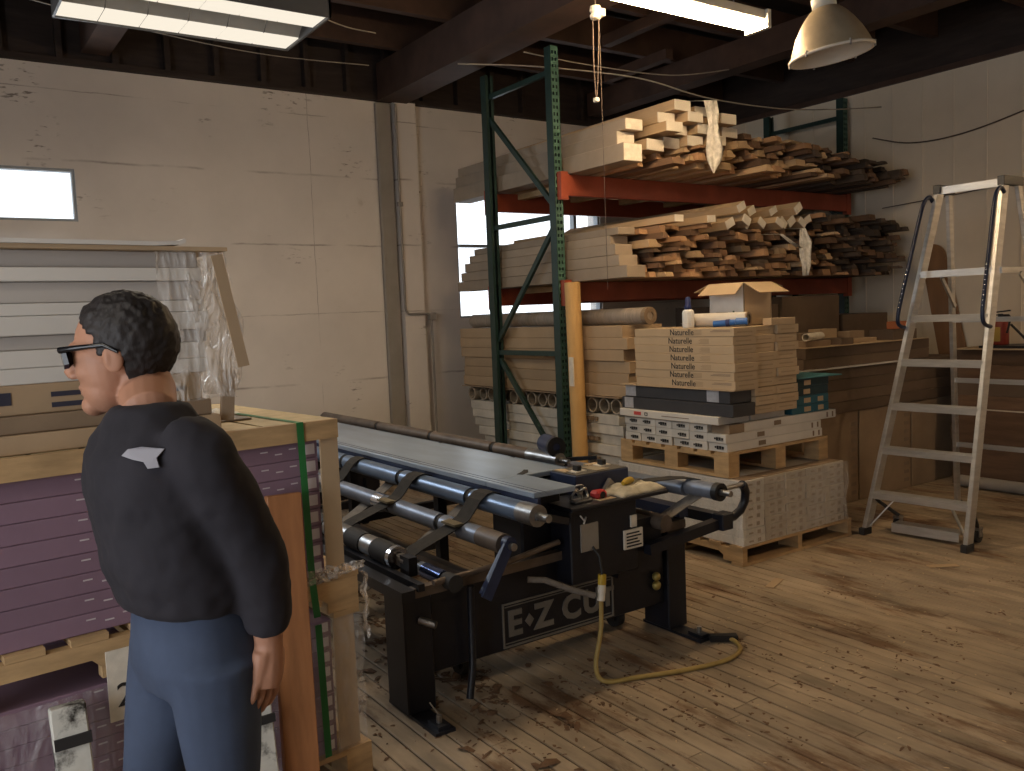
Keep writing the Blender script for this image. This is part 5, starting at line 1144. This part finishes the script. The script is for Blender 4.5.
wire([(4.1, 5.6, 3.66), (4.7, 5.5, 3.61), (5.6, 5.5, 3.64), (6.35, 5.5, 3.78)], .005, m_wire, 'short pale cable strung between the two girders')
wire([(7.98, 5.1, 3.22), (7.97, 4.7, 3.10), (7.97, 4.24, 3.09), (7.97, 3.7, 3.18), (7.97, 3.0, 3.36), (7.98, 2.3, 3.6)], .007, m_wire_d, 'brown cable sagging along the grey-beige wall')
wire([(7.98, 5.0, 2.52), (7.975, 4.2, 2.56), (7.975, 3.4, 2.62), (7.98, 2.2, 2.7)], .005, m_wire_d, 'thin brown cable running level along the grey-beige wall')
wire([(1.4, 4.9, 3.66), (1.9, 5.2, 3.62), (2.5, 5.5, 3.60), (2.8, 5.55, 3.60)], .004, m_wire, 'thin pale wire near the louvred fixture')
wire([(0.3, 6.6, 3.9), (1.4, 6.7, 3.78), (2.4, 6.8, 3.74), (3.4, 6.9, 3.80)], .004, m_wire, 'thin pale wire under the joists by the concrete wall')

# ------------------------------------------------------------------ the walking person
PX, PY = .447, 1.897
def person():
    t = thing('person', (PX, PY, 0), 'person in a black sweatshirt, blue jeans and dark sunglasses walking past the purple cartons', 'person')
    MB_ = Matrix.Translation((PX, PY, 0)) @ Matrix.Rotation(R(191), 4, 'Z')          # body: x forward, y its left, z up
    HC = Vector((.372, 2.03, 1.568))
    MH = Matrix.Translation(HC) @ Matrix.Rotation(R(146), 4, 'Z') @ Matrix.Rotation(R(8), 4, 'Y') @ Matrix.Scale(1.05, 4)    # head frame, slightly bowed
    m_skin = mat('skin', (.40, .20, .125), .55, var=.10, scale=9, bump=.04)
    m_shirt = mat('black_sweatshirt', (.020, .018, .024), .9, var=.25, scale=5, bump=.25)
    m_jean = mat('blue_denim', (.050, .068, .115), .9, var=.25, scale=6, bump=.15)
    m_hair = mat('dark_hair', (.018, .014, .014), .6, var=.4, scale=25, stretch=(1, 1, .3), bump=.5)
    def remesh(o, vox, it):
        r = o.modifiers.new('join', 'REMESH'); r.mode = 'VOXEL'; r.voxel_size = vox; r.use_smooth_shade = True
        s = o.modifiers.new('soft', 'SMOOTH'); s.iterations = it; s.factor = .5; return o
    # joints
    shl, ell_, wrl = Vector((.035, .165, 1.385)), Vector((-.065, .178, 1.145)), Vector((-.085, .165, .965))
    shr, elr, wrr = Vector((.045, -.165, 1.385)), Vector((-.03, -.20, 1.13)), Vector((-.02, -.17, .94))
    hips = [Vector((0, .09, .93)), Vector((0, -.09, .93))]
    knees = [Vector((-.02, .09, .50)), Vector((.09, -.08, .52))]; anks = [Vector((-.17, .09, .12)), Vector((.07, -.08, .095))]
    # ---- body: head, neck, torso core, forearms, hands, shins: one continuous skin
    b = B()
    b.loft([(0, 0, .92, .10, .14), (.01, 0, 1.10, .09, .125), (.05, 0, 1.30, .10, .14), (.06, 0, 1.38, .08, .11), (.06, 0, 1.44, .05, .05)], 24, m=MB_)
    nk = [MB_ @ Vector((.045, -.005, 1.40)), MB_ @ Vector((.055, -.01, 1.45)), MH @ Vector((-.035, 0, -.085)), MH @ Vector((-.02, 0, -.02))]
    b.tube(nk, [.050, .056, .060, .058], 18)
    E_ = lambda c, r: b.ell(c, r, 24, 16, m=MH)
    E_((-.012, 0, .028), (.099, .077, .090)); E_((.030, 0, -.012), (.066, .066, .092)); E_((.040, 0, -.060), (.052, .055, .055))
    E_((.076, 0, -.092), (.026, .032, .024)); E_((.070, 0, .030), (.026, .056, .016)); E_((.052, .038, -.022), (.032, .022, .026)); E_((.052, -.038, -.022), (.032, .022, .026))
    b.tube([MH @ Vector(p) for p in ((.088, 0, .024), (.100, 0, .004), (.113, 0, -.018), (.110, 0, -.027))], [.009, .011, .014, .010], 12); E_((.101, .012, -.026), (.012, .009, .008)); E_((.101, -.012, -.026), (.012, .009, .008))
    E_((.088, 0, -.052), (.012, .024, .007)); E_((.086, 0, -.064), (.012, .022, .0075)); E_((-.03, 0, -.06), (.055, .052, .06))
    for s in (1, -1):
        E_((-.014, s*.077, -.004), (.022, .009, .033)); E_((-.006, s*.079, -.004), (.010, .010, .020))
    def limb(pts, rs): b.tube([MB_ @ p for p in crom(pts, 5)], [rs[0]+(rs[-1]-rs[0])*k/(5*(len(pts)-1)) for k in range(5*(len(pts)-1)+1)], 16)
    limb([shl, ell_, wrl], [.045, .030]); limb([shr, elr, wrr], [.045, .030])
    for h, k, a in zip(hips, knees, anks): limb([h, k, a], [.075, .038])
    # hands: palm plus five fingers, relaxed curl
    def hand(w, d, side, palm_n):
        d = d.normalized(); n = palm_n.normalized(); x = d.cross(n).normalized()       # x across the knuckles
        P = lambda a, c, e: MB_ @ (w+d*a+x*c+n*e)
        b.tube([P(-.045, 0, 0), P(-.01, 0, 0), P(.03, 0, .002), P(.06, 0, .004), P(.088, 0, .006)], [.029, .029, .033, .035, .030], 14)
        b.tube([P(.015, .018*side, 0), P(.05, .024*side, .003), P(.085, .026*side, .005)], [.022, .021, .014], 10); b.tube([P(.015, -.018*side, 0), P(.05, -.024*side, .003), P(.082, -.028*side, .005)], [.022, .020, .013], 10)
        for c, L in ((.034, .078), (.0115, .088), (-.0115, .082), (-.034, .064)):
            c *= side; b.tube([P(.078, c, .004), P(.078+L*.42, c*1.06, .010), P(.078+L*.75, c*1.07, .026), P(.078+L*.93, c*1.05, .046)], [.0092, .0086, .0080, .0066], 10)
        b.tube([P(.02, .026*side, .006), P(.045, .050*side, .016), P(.075, .058*side, .026), P(.098, .054*side, .034)], [.015, .0135, .0115, .009], 10)
    hand(wrl+Vector((0, 0, -.01)), Vector((.10, .03, -1)), 1, Vector((.35, -.9, 0)))
    hand(wrr+Vector((0, 0, -.01)), Vector((.25, -.02, -1)), -1, Vector((.2, .95, 0)))
    remesh(b.build('body', m_skin, t), .0038, 2)
    # ---- sweatshirt
    b = B()
    b.loft([(-.005, 0, 1.035, .122, .162), (.0, 0, 1.05, .134, .172), (.015, 0, 1.12, .142, .178), (.035, 0, 1.20, .134, .178), (.055, 0, 1.30, .130, .178), (.062, 0, 1.37, .116, .168), (.060, 0, 1.42, .094, .130), (.056, -.005, 1.468, .072, .080)], 30, m=MB_, sq=2.3)
    def limb2(pts, rs):
        q = crom(pts, 6); n = len(q)-1; R_ = []
        for k in range(n+1):
            f = k/n*(len(rs)-1); i = min(int(f), len(rs)-2); R_.append(rs[i]+(rs[i+1]-rs[i])*(f-i))
        b.tube([MB_ @ p for p in q], R_, 18)
    limb2([shl+Vector((.01, -.05, .01)), shl+Vector((-.01, .01, -.04)), ell_, wrl+Vector((0, 0, .02))], [.066, .070, .064, .060, .056, .046]); limb2([shr+Vector((.0, .05, .01)), shr+Vector((.0, -.01, -.04)), elr, wrr+Vector((0, 0, .02))], [.066, .070, .064, .060, .056, .046])
    sh_ = remesh(b.build('sweatshirt', m_shirt, t), .008, 12)
    tx = bpy.data.textures.new('fabric_folds', 'CLOUDS'); tx.noise_scale = .07
    dp = sh_.modifiers.new('folds', 'DISPLACE'); dp.texture = tx; dp.strength = .016; dp.mid_level = .5; dp.texture_coords = 'LOCAL'
    # grey winged mark on the chest (thin printed patch standing off the cloth)
    wing = [(-.042, .004), (-.028, .016), (.0, .020), (.042, .015), (.028, -.002), (.033, -.020), (.012, -.022), (.004, -.009), (-.018, -.004)]
    nl = Vector((.75, .64, .14)).normalized(); q = MB_ @ (Vector((.130, .132, 1.378))+nl*.008); f = MB_.to_3x3() @ nl; xr = Vector((0, 0, 1)).cross(f).normalized(); uz = f.cross(xr)
    mw = Matrix((xr, uz, f)).transposed().to_4x4(); mw.translation = q; wn = len(wing); wb = B(); wv = []
    for dz in (0, .004): wv += [mw @ Vector((a, c, dz-a*a/.32)) for a, c in wing]
    wb.add(wv, [tuple(range(wn))[::-1], tuple(range(wn, 2*wn))]+[(k, (k+1) % wn, wn+(k+1) % wn, wn+k) for k in range(wn)])
    wb.build('chest_mark', mat('grey_print_mark', (.30, .29, .32), .7, var=.1), t)
    # ---- jeans
    b = B()
    b.loft([(-.005, 0, .86, .105, .150), (-.008, 0, .92, .125, .168), (-.008, 0, 1.0, .118, .158), (-.004, 0, 1.09, .108, .146)], 28, m=MB_, sq=2.4)
    for h, k, a in zip(hips, knees, anks): limb2([h, (h+k)/2+Vector((.005, 0, 0)), k, a], [.098, .090, .078, .066, .062, .060, .058])
    remesh(b.build('jeans', m_jean, t), .009, 4)
    # ---- hair: a cap over the crown, side and nape
    b = B(); nu, nv = 40, 26; vs = []; fs = []; keep = {}
    for i in range(nv+1):
        a = -math.pi/2+math.pi*i/nv
        for j in range(nu):
            th = 2*math.pi*j/nu; d = Vector((math.cos(a)*math.cos(th), math.cos(a)*math.sin(th), math.sin(a)))
            wv = 1+.02*mnoise.noise(d*7); vs.append((-.014+.108*d.x*wv, .086*d.y*wv, .026+.104*d.z*wv))
    def inside(p):
        x, y, z = p
        if z > .080: return x < .052
        if x > .052: return False
        front = .050-.8*(.080-z) if z > .035 else .016
        if x > front: return False
        if z < -.002 and x > -.026: return False
        return z > -.078
    for i in range(nv):
        for j in range(nu):
            q = (i*nu+j, i*nu+(j+1) % nu, (i+1)*nu+(j+1) % nu, (i+1)*nu+j); c = sum((Vector(vs[k]) for k in q), Vector())/4
            if inside(c): fs.append(q)
    used = sorted({k for f in fs for k in f}); ix = {k: i for i, k in enumerate(used)}
    b.add([vs[k] for k in used], [tuple(ix[k] for k in f) for f in fs], smooth=True, m=MH)
    h = b.build('hair', m_hair, t); so = h.modifiers.new('thick', 'SOLIDIFY'); so.thickness = .012; so.offset = -1; ss = h.modifiers.new('soft', 'SUBSURF'); ss.levels = 2; ss.render_levels = 2; th_ = bpy.data.textures.new('hair_tufts', 'CLOUDS'); th_.noise_scale = .016; dh = h.modifiers.new('tufts', 'DISPLACE'); dh.texture = th_; dh.strength = .009; dh.mid_level = .5; dh.texture_coords = 'LOCAL'
    # ---- sunglasses
    m_gl = mat('black_glasses', (.008, .008, .010), .15, var=.1)
    fr = B(); 
    for s in (1, -1): 
        fr.add([(.108, s*.006, .036), (.106, s*.040, .036), (.092, s*.064, .033), (.090, s*.064, -.002), (.104, s*.040, -.010), (.107, s*.008, .000)]+[(x-.010, y, z) for x, y, z in ((.108, s*.006, .036), (.106, s*.040, .036), (.092, s*.064, .033), (.090, s*.064, -.002), (.104, s*.040, -.010), (.107, s*.008, .000))],
               [(0, 1, 4, 5), (1, 2, 3, 4), (6, 11, 10, 7), (7, 10, 9, 8)]+[(i, (i+1) % 6, 6+(i+1) % 6, 6+i) for i in range(6)], m=MH)
    g = fr.build('sunglasses', m_gl, t)
    B().bar(MH @ Vector((.104, -.010, .030)), MH @ Vector((.104, .010, .030)), .008, .006).build('bridge', m_gl, g)
    for s in (1, -1): B().tube([MH @ Vector(p) for p in ((.092, s*.066, .028), (.05, s*.079, .026), (-.005, s*.085, .022), (-.03, s*.085, .004))], [.007, .006, .005, .004], 8).build('temple', m_gl, g)
    # ---- shoes
    for k, (a, pitch) in enumerate(zip(anks, (28, 0))):
        b = B(); ms = MB_ @ Matrix.Translation((a.x, a.y, 0 if k else .045)) @ Matrix.Rotation(R(pitch), 4, 'Y')
        b.loft([(.05, 0, 0, .140, .046), (.05, 0, .02, .142, .048), (.045, 0, .05, .130, .046), (.005, 0, .085, .075, .044), (-.02, 0, .12, .052, .044)], 22, m=ms)
        b.build('shoe', m_black, t)
    return t
person()

# ------------------------------------------------------------------ loose scraps on the floor (nobody could count them)
rs = random.Random(99); b = B()
def scrap(x, y, sz):
    a = rs.uniform(0, 6.28); L = sz*rs.uniform(.6, 2.2); w = sz*rs.uniform(.35, 1.0); c, s = math.cos(a), math.sin(a); z = .0012; k = rs.uniform(.2, 1)*sz*.3
    P = [(-L/2, -w/2, 0), (0, -w*.6, k), (L/2, -w/4, 0), (L/2, w/3, k*.5), (0, w/2, k*.8), (-L/2, w/4, 0)]
    b.add([(x+px*c-py*s, y+px*s+py*c, z+pz) for px, py, pz in P], [(0, 1, 4, 5), (1, 2, 3, 4)])
for cx, cy, sx, sy, n, sz in ((2.1, 2.85, .38, .22, 30, .011), (2.9, 2.5, .55, .35, 26, .012), (3.5, 2.6, .5, .35, 22, .014), (3.2, 2.1, .9, .4, 26, .014), (1.95, 4.0, .22, .8, 110, .030), (1.7, 2.8, .25, .25, 12, .011), (4.6, 2.5, 1.0, .6, 14, .012), (5.6, 2.6, .8, .6, 8, .011)):
    for _ in range(n):
        gx, gy = rs.gauss(cx, sx), rs.gauss(cy, sy); sp = rs.uniform(.015, .09)
        for _ in range(rs.randrange(1, 12)):
            x, y = rs.gauss(gx, sp), rs.gauss(gy, sp*1.6)
            if 1.3 < x < 7.2 and 1.2 < y < 5.8: scrap(x, y, sz*rs.uniform(.4, 1.5))
o = b.build('floor_scraps', mat('brown_floor_scraps', (.13, .07, .035), .9, var=.5, scale=18, world=True)); tag(o, 'brown shavings and dirt scraps scattered over the plank floor', 'debris', kind='stuff')
b = B()
for _ in range(260): 
    x, y = rs.gauss(3.4, 1.2), rs.gauss(2.5, .5)
    if 1.6 < x < 6.5 and 1.5 < y < 3.4: scrap(x, y, .009)
o = b.build('pale_floor_scraps', mat('pale_floor_scraps', (.50, .38, .24), .9, var=.3, scale=18, world=True)); tag(o, 'pale wood chips scattered over the plank floor', 'debris', kind='stuff')
for k, (x, y, a) in enumerate(((4.0, 3.2, 20), (5.0, 2.75, -35))):
    o = B().box(x-.09, x+.09, y-.025, y+.025, .001, .006).build('cardboard_scrap', m_card); o.rotation_euler = (0, 0, R(a)); tag(o, ('brown cardboard scrap on the floor before the pallet corner', 'brown cardboard scrap on the floor before the ladder')[k], 'cardboard')
o = B().tube([(1.60, 3.0, .07), (1.62, 2.92, .012)], .003, 6).build('wire_end', m_wire); tag(o, 'bent wire at the machine foot', 'wire')
